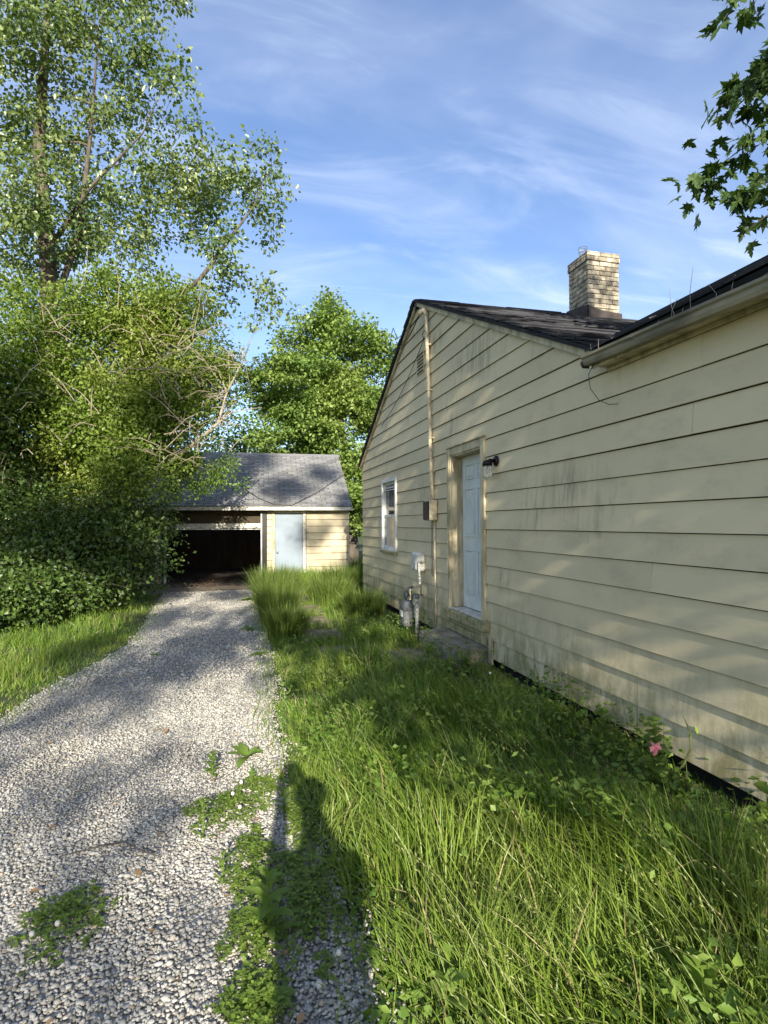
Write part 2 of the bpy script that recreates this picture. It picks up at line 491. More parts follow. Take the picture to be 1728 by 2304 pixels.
M['shadedshrub'] = leaf_mat('shaded_shrub_leaf', (.035, .07, .014), (.085, .135, .028), None, .28, .4, spec=.4)  # deeper green than the tall shrub, with its shade put into the colour
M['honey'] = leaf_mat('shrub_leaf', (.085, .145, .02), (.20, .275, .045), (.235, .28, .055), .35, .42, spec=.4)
M['lowleaf'] = leaf_mat('low_shrub_leaf', (.05, .095, .02), (.11, .17, .035), None, .3, .38, spec=.5)
M['bough'] = leaf_mat('bough_leaf', (.09, .17, .025), (.17, .26, .04), None, .35, .42, spec=.4)
M['silver'] = leaf_mat('near_maple_leaf', (.04, .08, .02), (.07, .12, .032), None, .25, .5)
M['far'] = leaf_mat('far_leaf', (.06, .11, .03), (.12, .18, .05), None, .25, .6)

# ------------------------------------------------------------------ helpers: plants
def unit(v):
    return v / np.maximum(np.linalg.norm(v, axis=-1, keepdims=True), 1e-9)

def leaf_quads(C, ax, nrm, L, W, fold=.18):
    """one folded lens of four triangles per leaf; C is the stalk end"""
    n = len(C); ax = unit(ax); sd = unit(np.cross(ax, nrm)); up = np.cross(sd, ax)
    L = np.asarray(L).reshape(-1, 1); W = np.asarray(W).reshape(-1, 1)
    V = np.empty((n, 4, 3), np.float32)
    V[:, 0] = C
    V[:, 1] = C + ax * L * .48 + sd * W * .5 + up * W * fold
    V[:, 2] = C + ax * L - up * L * .12
    V[:, 3] = C + ax * L * .48 - sd * W * .5 + up * W * fold
    o = (np.arange(n) * 4).reshape(-1, 1)
    F = np.concatenate([o + np.array([[0, 1, 2]]), o + np.array([[0, 2, 3]])], 0)
    return V.reshape(-1, 3), F

def rand_dirs(n, up=0.0):
    v = rng.normal(size=(n, 3)); v[:, 2] += up
    return unit(v)

def blob_points(blobs, n, shell=2.6, flat=1.0):
    b = np.array(blobs, float); w = b[:, 3] ** 2.3; w /= w.sum()
    k = rng.choice(len(b), n, p=w)
    d = unit(rng.normal(size=(n, 3)))
    r = b[k, 3] * rng.random(n) ** (1 / shell)
    p = b[k, :3] + d * r[:, None] * np.array([1, 1, flat])
    return p

def skeleton(trunk, tips, step=.45, arc=.10, jit=.06, par0=None):
    par = list(par0) if par0 is not None else [-1] + list(range(len(trunk) - 1))
    T0 = np.array([t[:3] for t in trunk], float)
    d0 = np.min(np.linalg.norm(tips[:, None, :] - T0[None], axis=2), axis=1)
    order = np.argsort(d0)
    A = np.zeros((len(trunk) + len(tips) * 14, 3)); A[:len(trunk)] = T0; n = len(trunk)
    first = max(1, len(trunk) // 3)
    for i in order:
        t = tips[i]
        dv = A[first:n] - t
        d = np.sqrt((dv ** 2).sum(1)) + .5 * np.maximum(0, dv[:, 2])
        j = int(np.argmin(d)) + first
        a = A[j]; L = np.linalg.norm(t - a)
        m = int(min(12, max(1, math.ceil(L / step))))
        pj = j
        for q in range(1, m + 1):
            s = q / m
            p = a + (t - a) * s
            p = p + np.array([0, 0, arc * L * math.sin(math.pi * s)]) + (rng.normal(size=3) * jit * L / m if q < m else 0)
            A[n] = p; par.append(pj); pj = n; n += 1
    return A[:n], np.array(par)

def radii(par, ntr, trunk, rt, pw=.46):
    n = len(par); cnt = np.zeros(n)
    haschild = np.zeros(n, bool); haschild[par[par >= 0]] = True
    cnt[~haschild] = 1
    for i in range(n - 1, 0, -1):
        cnt[par[i]] += cnt[i]
    r = rt * np.maximum(cnt, 1) ** pw
    for i in range(ntr): r[i] = trunk[i][3]
    for i in range(ntr, n): r[i] = min(r[i], r[par[i]] * .92)
    return r

def tube_edges(A, par, r, lo, hi, sides):
    i = np.arange(len(par)); ok = (par >= 0) & (r >= lo) & (r < hi)
    c = i[ok]; p = par[ok]
    if len(c) == 0: return np.zeros((0, 3)), np.zeros((0, 4), int)
    d = unit(A[c] - A[p])
    ref = np.where(np.abs(d[:, 2:3]) < .9, np.array([[0, 0, 1.]]), np.array([[1., 0, 0]]))
    a = unit(np.cross(d, ref)); b = np.cross(a, d)
    ang = np.arange(sides) * 2 * np.pi / sides
    ring = a[:, None, :] * np.cos(ang)[None, :, None] + b[:, None, :] * np.sin(ang)[None, :, None]
    rp = np.minimum(r[p], r[c] * 1.5)
    V = np.concatenate([A[p][:, None] + ring * rp[:, None, None], A[c][:, None] + ring * r[c][:, None, None]], 1)
    k = np.arange(sides); k2 = (k + 1) % sides
    f = np.stack([k, k2, k2 + sides, k + sides], 1)
    F = (np.arange(len(c)) * 2 * sides)[:, None, None] + f[None]
    return V.reshape(-1, 3), F.reshape(-1, 4)

def subdiv(path, n):
    out = []
    for a, b in zip(path[:-1], path[1:]):
        for k in range(n):
            t = k / n; out.append(tuple(a[q] + (b[q] - a[q]) * t for q in range(4)))
    out.append(path[-1]); return out

def tree(name, trunk, blobs, ntips, per_tip, spread, L, W, mleaf, mbark, rt=.006, shell=2.6, flat=1.0, droop=.2, limbs=(), nsub=6, step=.45, up=.9, sflat=.7):
    root = empty(name, trunk[0][:3])
    base = np.array(trunk[0][:3])
    tr = subdiv(list(trunk), nsub)
    tips = blob_points(blobs, ntips, shell, flat)
    par0 = [-1] + list(range(len(tr) - 1)); ntr = len(tr)
    for l in limbs:
        q = subdiv(list(l), 5)
        j = int(np.argmin([sum((t_[c] - q[0][c]) ** 2 for c in range(3)) for t_ in tr[:ntr]]))
        for t_ in q:
            par0.append(j); j = len(tr); tr.append(t_)
    A, par = skeleton(tr, tips, step, par0=par0)
    r = radii(par, len(tr), tr, rt)
    V1, F1 = tube_edges(A - base, par, r, .028, 9, 8)
    V2, F2 = tube_edges(A - base, par, r, 0, .028, 3)
    link('trunk', np_mesh('trunk', V1, F1, mbark, True), root)
    if len(V2): tag(link('twigs', np_mesh('twigs', V2, F2, mbark), root), kind='stuff')
    n = ntips * per_tip
    k = np.repeat(np.arange(ntips), per_tip)
    off = rng.normal(size=(n, 3)) * spread * np.array([1, 1, sflat])
    C = tips[k] + off
    ax = unit(off) + rng.normal(size=(n, 3)) * .7; ax[:, 2] -= droop
    nr = rand_dirs(n, up)
    sz = rng.uniform(.55, 1.35, n)
    V, F = leaf_quads(C - base, ax, nr, L * sz, W * sz)
    tag(link('crown', np_mesh('crown', V, F, mleaf), root), kind='stuff')
    return root

def blades(P, H, W, lean, az, face=None, bend=1.0):
    n = len(P); H = H[:, None]
    lv = np.stack([np.cos(az), np.sin(az), np.zeros(n)], 1)
    fa = rng.uniform(0, 2 * np.pi, n) if face is None else face
    sd = np.stack([np.cos(fa), np.sin(fa), np.zeros(n)], 1)
    ts = (0, .38, .72, 1.0); ws = (1.0, .85, .55, 0)
    lean = lean[:, None]
    cs = []
    for t in ts:
        q = P + np.array([0, 0, 1.0]) * H * t * (1 - .38 * lean * t * bend) + lv * H * lean * (t ** 1.7)
        cs.append(q)
    V = np.empty((n, 7, 3), np.float32)
    for i in range(3):
        V[:, 2 * i] = cs[i] + sd * (W * ws[i] * .5)[:, None]
        V[:, 2 * i + 1] = cs[i] - sd * (W * ws[i] * .5)[:, None]
    V[:, 6] = cs[3]
    o = (np.arange(n) * 7)[:, None]
    F = np.concatenate([o + np.array([[a, b, c]]) for a, b, c in ((0, 1, 3), (0, 3, 2), (2, 3, 5), (2, 5, 4), (4, 5, 6))], 0)
    return V.reshape(-1, 3), F

def cat_mesh(parts):
    Vs = []; Fs = []; o = 0
    for v, f in parts:
        if len(v) == 0: continue
        Vs.append(v); Fs.append(f + o); o += len(v)
    return np.concatenate(Vs), np.concatenate(Fs)

# a cheap smooth value noise for densities
_ng = np.random.default_rng(5).random((64, 64))
def vnoise(x, y, s):
    x = np.asarray(x) / s + 100; y = np.asarray(y) / s + 100
    i = np.floor(x).astype(int); j = np.floor(y).astype(int); u = x - i; v = y - j
    u = u * u * (3 - 2 * u); v = v * v * (3 - 2 * v)
    g = lambda a, b: _ng[a % 64, b % 64]
    return (g(i, j) * (1 - u) + g(i + 1, j) * u) * (1 - v) + (g(i, j + 1) * (1 - u) + g(i + 1, j + 1) * u) * v

# ------------------------------------------------------------------ ground, drive, dirt
def sheet(name, pts, z, mat, kind='structure', nx=1):
    me = bpy.data.meshes.new(name); me.from_pydata([(x, y, z) for x, y in pts], [], [tuple(range(len(pts)))])
    me.materials.append(mat); o = link(name, me); tag(o, kind=kind); return o
tag(sheet('ground', [(-300, -120), (300, -120), (300, 700), (-300, 700)], 0, M['ground']), 'weedy lawn and soil around the house and drive')
DL = [(-2.6, -14), (-2.35, -2), (-2.25, 2), (-2.12, 4), (-1.98, 5.7), (-1.86, 6.8), (-1.62, 7.8), (-1.46, 8.8), (-1.50, 10.5), (-1.62, 12.6), (-1.7, 15.1)]
DR = [(.5, 15.1), (.40, 13.3), (.44, 11), (.47, 8.5), (.40, 6.4), (.30, 5.0), (.34, 4.3), (.30, 3.8), (.42, 3.0), (.50, 2.2), (.45, 1.2), (.5, -2), (.6, -14)]
tag(sheet('driveway', DL + DR, .004, M['bed']), 'pale gravel driveway leading to the garage')
tag(sheet('dirt_apron', [(-2.2, 14.7), (-1.2, 14.95), (.1, 14.8), (.7, 15.1), (1.2, 15.2), (1.4, 17.6), (-2.6, 17.6)], .008, M['dirt']), 'bare dirt in front of the open garage')
_dl = np.array(DL); _dr = np.array(DR)[::-1]
def drive_l(y): return np.interp(y, _dl[:, 1], _dl[:, 0])
def drive_r(y): return np.interp(y, _dr[:, 1], _dr[:, 0])
PATCH = [(-.70, 2.72, .20, .24), (-.05, 3.52, .24, .22), (.12, 3.75, .2, .16), (.10, 2.95, .16, .35), (.08, 2.45, .17, .35), (.05, 2.05, .15, .25), (.32, 2.6, .15, .5), (.36, 3.3, .12, .5)]

def stones(n, y0, y1, s0, s1, detail):
    y = rng.uniform(y0, y1, n); l = drive_l(y) - .05; rr = drive_r(y) + .12
    x = l + (rr - l) * rng.random(n)
    edge = np.minimum(x - l, rr - x)
    keep = rng.random(n) < np.clip(edge / .22, .12, 1)
    x, y = x[keep], y[keep]; n = len(x)
    s = rng.uniform(s0, s1, n) * (1 + .55 * (rng.random(n) < .06))
    if detail:
        g = (1 + 5 ** .5) / 2
        B = unit(np.array([(-1, g, 0), (1, g, 0), (-1, -g, 0), (1, -g, 0), (0, -1, g), (0, 1, g), (0, -1, -g), (0, 1, -g), (g, 0, -1), (g, 0, 1), (-g, 0, -1), (-g, 0, 1)]))
        T = np.array([(0, 11, 5), (0, 5, 1), (0, 1, 7), (0, 7, 10), (0, 10, 11), (1, 5, 9), (5, 11, 4), (11, 10, 2), (10, 7, 6), (7, 1, 8), (3, 9, 4), (3, 4, 2), (3, 2, 6), (3, 6, 8), (3, 8, 9), (4, 9, 5), (2, 4, 11), (6, 2, 10), (8, 6, 7), (9, 8, 1)])
    else:
        B = np.array([(1, 0, 0), (0, 1, 0), (-1, 0, 0), (0, -1, 0), (0, 0, 1), (0, 0, -1)], float)
        T = np.array([(0, 1, 4), (1, 2, 4), (2, 3, 4), (3, 0, 4), (1, 0, 5), (2, 1, 5), (3, 2, 5), (0, 3, 5)])
    k = len(B)
    V = B[None] * (1 + rng.uniform(-.28, .28, (n, k, 1)))
    V = V * np.stack([rng.uniform(.8, 1.35, n), rng.uniform(.6, 1.0, n), rng.uniform(.38, .75, n)], 1)[:, None]
    t = rng.normal(0, .35, n); ct, st = np.cos(t)[:, None], np.sin(t)[:, None]
    V = np.stack([V[..., 0] * ct + V[..., 2] * st, V[..., 1], -V[..., 0] * st + V[..., 2] * ct], -1)
    a = rng.uniform(0, 6.28, n); ca, sa = np.cos(a)[:, None], np.sin(a)[:, None]
    V = np.stack([V[..., 0] * ca - V[..., 1] * sa, V[..., 0] * sa + V[..., 1] * ca, V[..., 2]], -1)
    V = V * s[:, None, None]
    z = .004 + s * .2 + rng.random(n) * .007 + .010 * (vnoise(x, y, .45) - .5)
    V = V + np.stack([x, y, z], 1)[:, None]
    F = T[None] + (np.arange(n) * k)[:, None, None]
    return V.reshape(-1, 3), F.reshape(-1, 3)
V, F = cat_mesh([stones(42000, 1.0, 3.6, .0056, .0112, True), stones(30000, 3.6, 6.5, .007, .0125, False), stones(22000, 6.5, 15.1, .011, .018, False)])
tag(link('gravel', np_mesh('gravel', V, F, M['stone'])), 'loose pale limestone gravel covering the driveway', 'gravel', kind='stuff')

# ------------------------------------------------------------------ house
XW = 2.85
house = tag(empty('house', (XW, 6, 0)), 'single-storey house with beige lap siding, dark shingle roof and brick chimney', 'house')
HO = Vector((XW, 6, 0))
def hb(mb, name, mat, parent=None, smooth=False):
    o = mb.build(name, mat, None, smooth)
    me = o.data; me.transform(Matrix.Translation(-HO))
    o.parent = parent or house
    return o
YA, ZA = 8.85, 5.26
YL, ZL = 13.11, 3.08
YR, ZR = 4.05, 3.05
SL, SR = (ZA - ZL) / (YL - YA), (ZA - ZR) / (YA - YR)
Y0 = -1.6
def top(y):
    if y >= YA: return ZA - (y - YA) * SL
    if y >= YR: return ZA - (YA - y) * SR
    return ZR
# backing wall with door and window openings
DO = (6.40, 7.39, .42, 2.60); WO = (10.20, 11.17, 1.20, 2.52)
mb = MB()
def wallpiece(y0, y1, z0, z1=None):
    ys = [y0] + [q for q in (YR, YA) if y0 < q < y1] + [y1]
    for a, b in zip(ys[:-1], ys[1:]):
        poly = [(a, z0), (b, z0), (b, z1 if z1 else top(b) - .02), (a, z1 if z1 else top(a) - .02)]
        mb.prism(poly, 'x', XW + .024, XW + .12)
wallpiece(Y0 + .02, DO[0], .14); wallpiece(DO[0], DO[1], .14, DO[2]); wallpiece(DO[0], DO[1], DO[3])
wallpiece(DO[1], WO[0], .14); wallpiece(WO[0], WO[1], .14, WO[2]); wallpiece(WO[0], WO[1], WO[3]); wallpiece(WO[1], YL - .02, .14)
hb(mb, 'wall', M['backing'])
mb = MB(); mb.box(XW + .12, 10.4, YL - .14, YL - .02, .14, 3.02); mb.box(XW + .12, 10.4, Y0 + .02, Y0 + .14, .14, 3.0); mb.box(10.4, 10.5, Y0, YL, .14, 3.0)
hb(mb, 'rear_wall', M['siding'])
hb(MB().box(XW + .1, 10.4, Y0 + .1, YL - .1, -.05, .38), 'foundation', M['found'])
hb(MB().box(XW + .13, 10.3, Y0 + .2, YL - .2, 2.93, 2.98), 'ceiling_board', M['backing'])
# siding boards
EXP = .212; ZB = .127; GAP = .0075
def cut(iv, a, b):
    out = []
    for p, q in iv:
        if b <= p or a >= q: out.append((p, q)); continue
        if p < a: out.append((p, a))
        if q > b: out.append((b, q))
    return out
def clip_top(z):   # y interval under the rake at height z
    lo = Y0 if z <= ZR - .03 else YA - (ZA - .03 - z) / SR
    hi = YL if z <= ZL - .03 else YA + (ZA - .03 - z) / SL
    return lo, hi
seams = {1: [4.6], 2: [9.3, 1.4], 3: [5.3, 11.9], 4: [9.9], 5: [3.5, 8.9], 6: [1.7, 9.6], 7: [4.4], 8: [9.4, 2.2], 9: [5.1], 10: [3.1], 11: [9.0], 12: [3.02, 11.0], 13: [7.4], 14: [7.9]}
row = 0; z = ZB
while z < ZA - .12:
    z1 = z + EXP - GAP
    lo0, hi0 = clip_top(z); 
    iv = [(lo0, hi0)]
    if z < 2.724 and z1 > .20: iv = cut(iv, 6.285, 7.505)
    if z < 2.547 and z1 > 1.11: iv = cut(iv, 10.15, 11.22)
    extra = []
    for a_, b_, lo_, hi_ in ((6.285, 7.505, .20, 2.724), (10.15, 11.22, 1.11, 2.547)):
        if z < hi_ < z1 - .01: extra.append((a_, b_, hi_, z1))
        if z + .02 < lo_ < z1: extra.append((a_, b_, z, lo_))
    for a_, b_, c0, c1 in extra:
        f0 = (c0 - z) / (z1 - z); f1 = (c1 - z) / (z1 - z)
        xa, xb = XW - .002 + .016 * f0, XW - .002 + .016 * f1
        hb(MB().add([(xa, a_, c0), (xa, b_, c0), (xb, b_, c1), (xb, a_, c1), (XW + .022, a_, c0), (XW + .022, b_, c0), (XW + .022, b_, c1), (XW + .022, a_, c1)],
                    [(0, 1, 2, 3), (4, 7, 6, 5), (0, 4, 5, 1), (3, 2, 6, 7), (1, 5, 6, 2), (0, 3, 7, 4)]), 'siding_board', M['siding'])
    for sm in seams.get(row, []):
        iv = [w for p, q in iv for w in (((p, sm - .002), (sm + .002, q)) if p < sm < q else ((p, q),))]
    for p, q in iv:
        lo1, hi1 = clip_top(z1)
        p1 = max(p, lo1) if p == lo0 else p; q1 = min(q, hi1) if q == hi0 else q
        if q1 - p1 < .02:
            continue
        dx = random.uniform(-.004, .003); w = random.uniform(-.0035, .0035)
        m_ = MB()
        m_.add([(XW - .002 + dx, p, z + w), (XW - .002 + dx, q, z - w), (XW + .014, q1, z1), (XW + .014, p1, z1),
                (XW + .012 + dx, p, z + w), (XW + .012 + dx, q, z - w), (XW + .022, q1, z1), (XW + .022, p1, z1)],
               [(0, 1, 2, 3), (4, 7, 6, 5), (0, 4, 5, 1), (3, 2, 6, 7), (1, 5, 6, 2), (0, 3, 7, 4)])
        hb(m_, 'siding_board', M['siding'])
    z += EXP; row += 1
# rake boards
for (ya, za, yb, zb) in ((YA, ZA, YL + .12, ZL - .06), (YA, ZA, YR - .1, ZR - .045)):
    m_ = MB(); m_.prism([(ya, za + .02), (yb, zb + .02), (yb, zb - .065), (ya, za - .065)], 'x', XW - .035, XW + .0)
    hb(m_, 'rake_board', M['trim'])
hb(MB().box(XW - .05, XW - .012, YA - .05, YA + .03, ZA - .13, ZA - .05, .006), 'apex_block', M['lampmetal'])
# roofs: deck plus one-metre shingle strips
def slope_roof(name, o, u, v, lu, lv, nrm, individual, thick=.04, start=None):
    """o corner at the eave, u along the eave, v up the slope"""
    o, u, v, nrm = Vector(o), Vector(u).normalized(), Vector(v).normalized(), Vector(nrm).normalized()
    m_ = MB()
    pts = [o + u * (0 if start is None else start(0)), o + u * lu, o + u * lu + v * lv, o + v * lv]
    m_.add([p - nrm * thick for p in pts] + [p - nrm * .004 for p in pts], [(3, 2, 1, 0), (4, 5, 6, 7), (0, 1, 5, 4), (1, 2, 6, 5), (2, 3, 7, 6), (3, 0, 4, 7)])
    rf = hb(m_, name, M['roofdeck'])
    ncs = int(lv / .14)
    rest = MB()
    for c in range(ncs):
        s0 = 0 if start is None else start(c * .14)
        pos_ = s0 - random.uniform(0, .9)
        while pos_ < lu:
            a, b = max(s0, pos_), min(lu, pos_ + 1.0) - .004
            pos_ += 1.0
            if b - a < .03: continue
            a += random.uniform(-.012, 0) if c and a == s0 else 0
            j = random.uniform(-.006, .006); h = .016 + random.uniform(0, .018)
            p0 = o + v * (c * .14 - .012 + j); p1 = o + v * (c * .14 + .16)
            q = [p0 + u * a + nrm * h, p0 + u * b + nrm * (h + random.uniform(-.003, .006)), p1 + u * b + nrm * .005, p1 + u * a + nrm * .005,
                 p0 + u * a + nrm * (h - .013), p0 + u * b + nrm * (h - .013), p1 + u * b, p1 + u * a]
            f = [(0, 1, 2, 3), (4, 7, 6, 5), (0, 4, 5, 1), (3, 2, 6, 7), (1, 5, 6, 2), (0, 3, 7, 4)]
            if c < individual: hb(MB().add(q, f), 'shingle', M['hshingle'], rf)
            else: rest.add(q, f)
    if rest.v: tag(hb(rest, 'upper_shingles', M['hshingle'], rf), kind='stuff')
    return rf
angR = math.atan(SR); lvR = (YA - YR + .1) / math.cos(angR)
slope_roof('gable_roof', (XW - .07, YR - .1, ZR - .046 + .045), (1, 0, 0), (0, math.cos(angR), math.sin(angR)), 6.4, lvR, (0, -math.sin(angR), math.cos(angR)), 28)
angL = math.atan(SL); lvL = (YL + .15 - YA) / math.cos(angL)
slope_roof('gable_roof', (XW - .07, YL + .15, ZL - .077 + .045), (1, 0, 0), (0, -math.cos(angL), math.sin(angL)), 6.4, lvL, (0, math.sin(angL), math.cos(angL)), 2)
MS = .524; angM = math.atan(MS); lvM = 4.11 / math.cos(angM)
slope_roof('main_roof', (2.69, 9.0, 3.02), (0, -1, 0), (math.cos(angM), 0, math.sin(angM)), 9.0 + 1.8, lvM, (-math.sin(angM), 0, math.cos(angM)), 8,
           start=lambda s: 5.0 if s * math.cos(angM) < .14 else max(0, 9.0 - (3.95 + (s * math.cos(angM)) * 1.15 + .35)))
hb(MB().prism([(6.8, 5.17), (10.6, 3.1), (10.6, 3.0), (6.8, 5.07)], 'y', -1.8, 9.0), 'rear_roof', M['roofdeck'])
# eave of the main roof: soffit, fascia, gutter
hb(MB().box(2.73, XW + .01, -1.7, 3.96, 2.905, 2.917), 'soffit', M['trim'])
hb(MB().box(2.715, 2.73, -1.75, 3.98, 2.89, 3.0, .003), 'fascia', M['trim'])
hb(MB().box(XW - .016, XW + .001, -1.7, 3.96, 2.872, 2.904, .003), 'frieze_board', M['trim'])
gp = [(2.713, 2.975), (2.713, 2.897), (2.663, 2.897), (2.651, 2.919), (2.647, 2.943), (2.632, 2.955), (2.632, 2.973), (2.637, 2.973), (2.638, 2.958), (2.651, 2.945), (2.655, 2.921), (2.666, 2.902), (2.708, 2.902), (2.708, 2.975)]
m_ = MB()
for i in range(8):
    a = 4.0 - i * .72; b = a - .72
    za, zb2 = .020 - .048 * (4.0 - a) / 1.7, .020 - .048 * (4.0 - b) / 1.7
    n = len(gp)
    m_.add([(x, a, z + za) for x, z in gp] + [(x, b, z + zb2) for x, z in gp], [(k, (k + 1) % n, (k + 1) % n + n, k + n) for k in range(n)])
gut = hb(m_, 'gutter', M['gutter'])
hb(MB().add([(2.583, 3.802, 2.958), (2.583, 3.805, 2.868), (2.52, 3.802, 2.866), (2.505, 3.810, 2.896), (2.50, 3.800, 2.913), (2.535, 3.805, 2.938), (2.55, 3.799, 2.920)], [(0, 1, 2, 3, 4, 5, 6)]), 'torn_end', M['flash'], gut).location += Vector((.13, .20, .032))
zs = lambda y: .020 - .0282 * (4.0 - y)
hb(MB().add([(x, y, z + zs(y)) for y in (3.96, -1.0) for x, z in ((2.652, 2.925), (2.70, 2.925), (2.70, 2.955), (2.645, 2.962))], [(0, 1, 2, 3), (7, 6, 5, 4), (0, 4, 5, 1), (1, 5, 6, 2), (2, 6, 7, 3), (3, 7, 4, 0)]), 'gutter_silt', M['found'], gut)
# dead twigs caught in the gutter
for i in range(13):
    y = (3.6, 3.35, 3.05, 2.9, 2.86, 2.80, 2.74, 2.45, 3.7, 2.55, 3.2, 2.3, 2.97)[i]
    h = random.uniform(.10, .32) if 2 < i < 8 else random.uniform(.05, .14)
    p = Vector((2.66, y + .15, 2.93)); d = Vector((random.uniform(-.03, .08), random.uniform(-.06, .06), h))
    hb(MB().tube([p, p + d * .5 + Vector((random.uniform(-.02, .02), random.uniform(-.02, .02), 0)), p + d], [.0022, .0018, .0012], 5), 'dead_stalk', M['twigdead'], gut)
hb(MB().tube([(2.70, 3.92, 2.92), (2.69, 3.98, 2.85), (2.71, 3.99, 2.74), (2.76, 3.95, 2.64), (2.80, 3.88, 2.595), (2.82, 3.80, 2.585)], .0028, 6), 'loose_wire', M['cable'], gut)
# chimney
CX0, CX1, CY0, CY1, CZ1 = 5.68, 6.28, 8.40, 8.96, 6.20
chim = hb(MB().box(CX0 + .012, CX1 - .012, CY0 + .012, CY1 - .012, 4.6, CZ1 - .01), 'chimney', M['mortar'])
bh = .079; z = 5.20; course = 0
while z < CZ1 - .02:
    out = .014 if z > CZ1 - .15 else 0
    bl = .235; off = 0 if course % 2 == 0 else .117
    for side in range(4):
        a, b = ((CX0, CX1) if side % 2 == 0 else (CY0, CY1))
        cuts = [a - out] + [q for q in (a - off + bl * k for k in range(6)) if a + .05 < q < b - .05] + [b + out]
        for p, q in zip(cuts[:-1], cuts[1:]):
            q -= .009 if q < b else 0
            e = random.uniform(0, .006) + out
            if side == 0: bx = (p, q, CY0 - e, CY0 + .05)
            elif side == 2: bx = (p, q, CY1 - .05, CY1 + e)
            elif side == 1: bx = (CX0 - e, CX0 + .05, p + .0, q)
            else: bx = (CX1 - .05, CX1 + e, p, q)
            if side % 2:
                bx = (bx[0], bx[1], max(bx[2], CY0 + .056), min(bx[3], CY1 - .056))
                if bx[3] - bx[2] < .02: continue
            hb(MB().box(*bx, z, z + bh - .010, .004), 'brick', M['brick'], chim)
    z += bh; course += 1
hb(MB().box(CX0 - .018, CX1 + .018, CY0 - .018, CY1 + .018, CZ1 - .012, CZ1 + .012, .008), 'crown_slab', M['mortar'], chim)
m_ = MB(); m_.prism([(CX0 - .03, 4.7), (CX1 + .035, 4.7), (CX1 + .03, 5.20), (CX0 + .25, 5.23), (CX0 + .05, 5.28), (CX0 - .03, 5.30)], 'y', CY0 - .035, CY0 - .012)
m_.prism([(CY0 - .035, 4.7), (CY1 + .03, 4.7), (CY1 + .03, 5.40), (CY0 - .035, 5.30)], 'x', CX0 - .035, CX0 - .012)
hb(m_, 'flashing', M['flash'], chim)
fx, fy = CX0 + .13, CY0 + .28
hb(MB().lathe([(.075, 0), (.075, .07), (.06, .07), (.06, .01)], (fx, fy, CZ1 + .01), 14), 'flue', M['boxgrey'], chim, True)
m_ = MB()
for k in range(8):
    a = k * math.pi / 4; c_, s_ = math.cos(a), math.sin(a)
    m_.tube([(fx + .07 * c_ * .9 - .02, fy + .07 * s_ * .9, CZ1 + .06), (fx + .072 * c_ - .03, fy + .072 * s_, CZ1 + .20)], .004, 5)
for h_ in (.12, .20):
    m_.tube([(fx + .074 * math.cos(a) - .02 - .05 * (h_ - .06), fy + .074 * math.sin(a), CZ1 + h_) for a in np.linspace(0, 6.2832, 17)], .004, 5)
m_.tube([(fx - .10, fy, CZ1 + .20), (fx + .04, fy, CZ1 + .20)], .004, 5)
hb(m_, 'flue_cage', M['steel'], chim)
# door
DZ0, DZ1 = .56, 2.575
door = hb(MB().box(XW + .145, XW + .185, 6.43, 7.36, DZ0, DZ1, .003), 'door', M['door'])
def panel(y0, y1, z0, z1):
    m_ = MB(); x = XW + .145
    t = .016
    for a, b, c_, d in ((y0, y1, z0, z0 + t), (y0, y1, z1 - t, z1), (y0, y0 + t, z0 + t, z1 - t), (y1 - t, y1, z0 + t, z1 - t)):
        m_.box(x - .014, x - .0005, a, b, c_, d, .004)
    m_.box(x - .010, x - .0006, y0 + .04, y1 - .04, z0 + .04, z1 - .04, .003)
    hb(m_, 'panel', M['door'], door)
for ya, yb in ((6.54, 6.84), (6.95, 7.25)):
    panel(ya, yb, .75, 1.33); panel(ya, yb, 1.50, 2.14); panel(ya, yb, 2.26, 2.46)
fr = hb(MB().box(XW - .022, XW + .018, 7.395, 7.50, .44, 2.70, .004), 'door_casing', M['trim'])
hb(MB().box(XW - .022, XW + .018, 6.29, 6.395, .25, 2.70, .004), 'door_casing', M['trim'])
hb(MB().box(XW - .020, XW + .018, 6.397, 7.393, 2.60, 2.698, .004), 'door_casing', M['trim'])
hb(MB().box(XW - .034, XW - .022, 7.415, 7.435, .46, 2.69, .003), 'casing_bead', M['trim'], fr)
hb(MB().box(XW - .034, XW - .022, 7.465, 7.485, .46, 2.69, .003), 'casing_bead', M['trim'], fr)
hb(MB().box(XW - .040, XW + .02, 6.27, 7.52, 2.70, 2.722, .004), 'drip_cap', M['trim'])
hb(MB().box(XW - .004, XW + .19, 7.362, 7.394, .55, 2.60, .003), 'door_jamb', M['trim'])
hb(MB().box(XW + .10, XW + .142, 7.347, 7.3615, .56, 2.585, .002), 'door_stop', M['trim'])
hb(MB().box(XW - .004, XW + .19, 6.396, 6.428, .55, 2.60, .003), 'door_jamb', M['trim'])
hb(MB().box(XW - .004, XW + .19, 6.43, 7.36, 2.578, 2.599, .003), 'door_head', M['trim'])
hb(MB().box(XW - .03, XW + .20, 6.40, 7.39, .527, .549, .004), 'threshold', M['dirtywhite'])
hb(MB().box(XW - .085, XW + .06, 6.20, 7.52, .415, .525, .008), 'door_sill', M['sill'])
hb(MB().box(XW - .012, XW + .02, 6.30, 7.50, .335, .412, .004), 'riser_board', M['sill'])
hb(MB().box(XW - .020, XW + .02, 6.26, 7.50, .235, .332, .004), 'riser_board', M['sill'])
hb(MB().box(XW - .028, XW + .0, 6.10, 6.19, .06, .37, .006), 'corner_block', M['trim'])
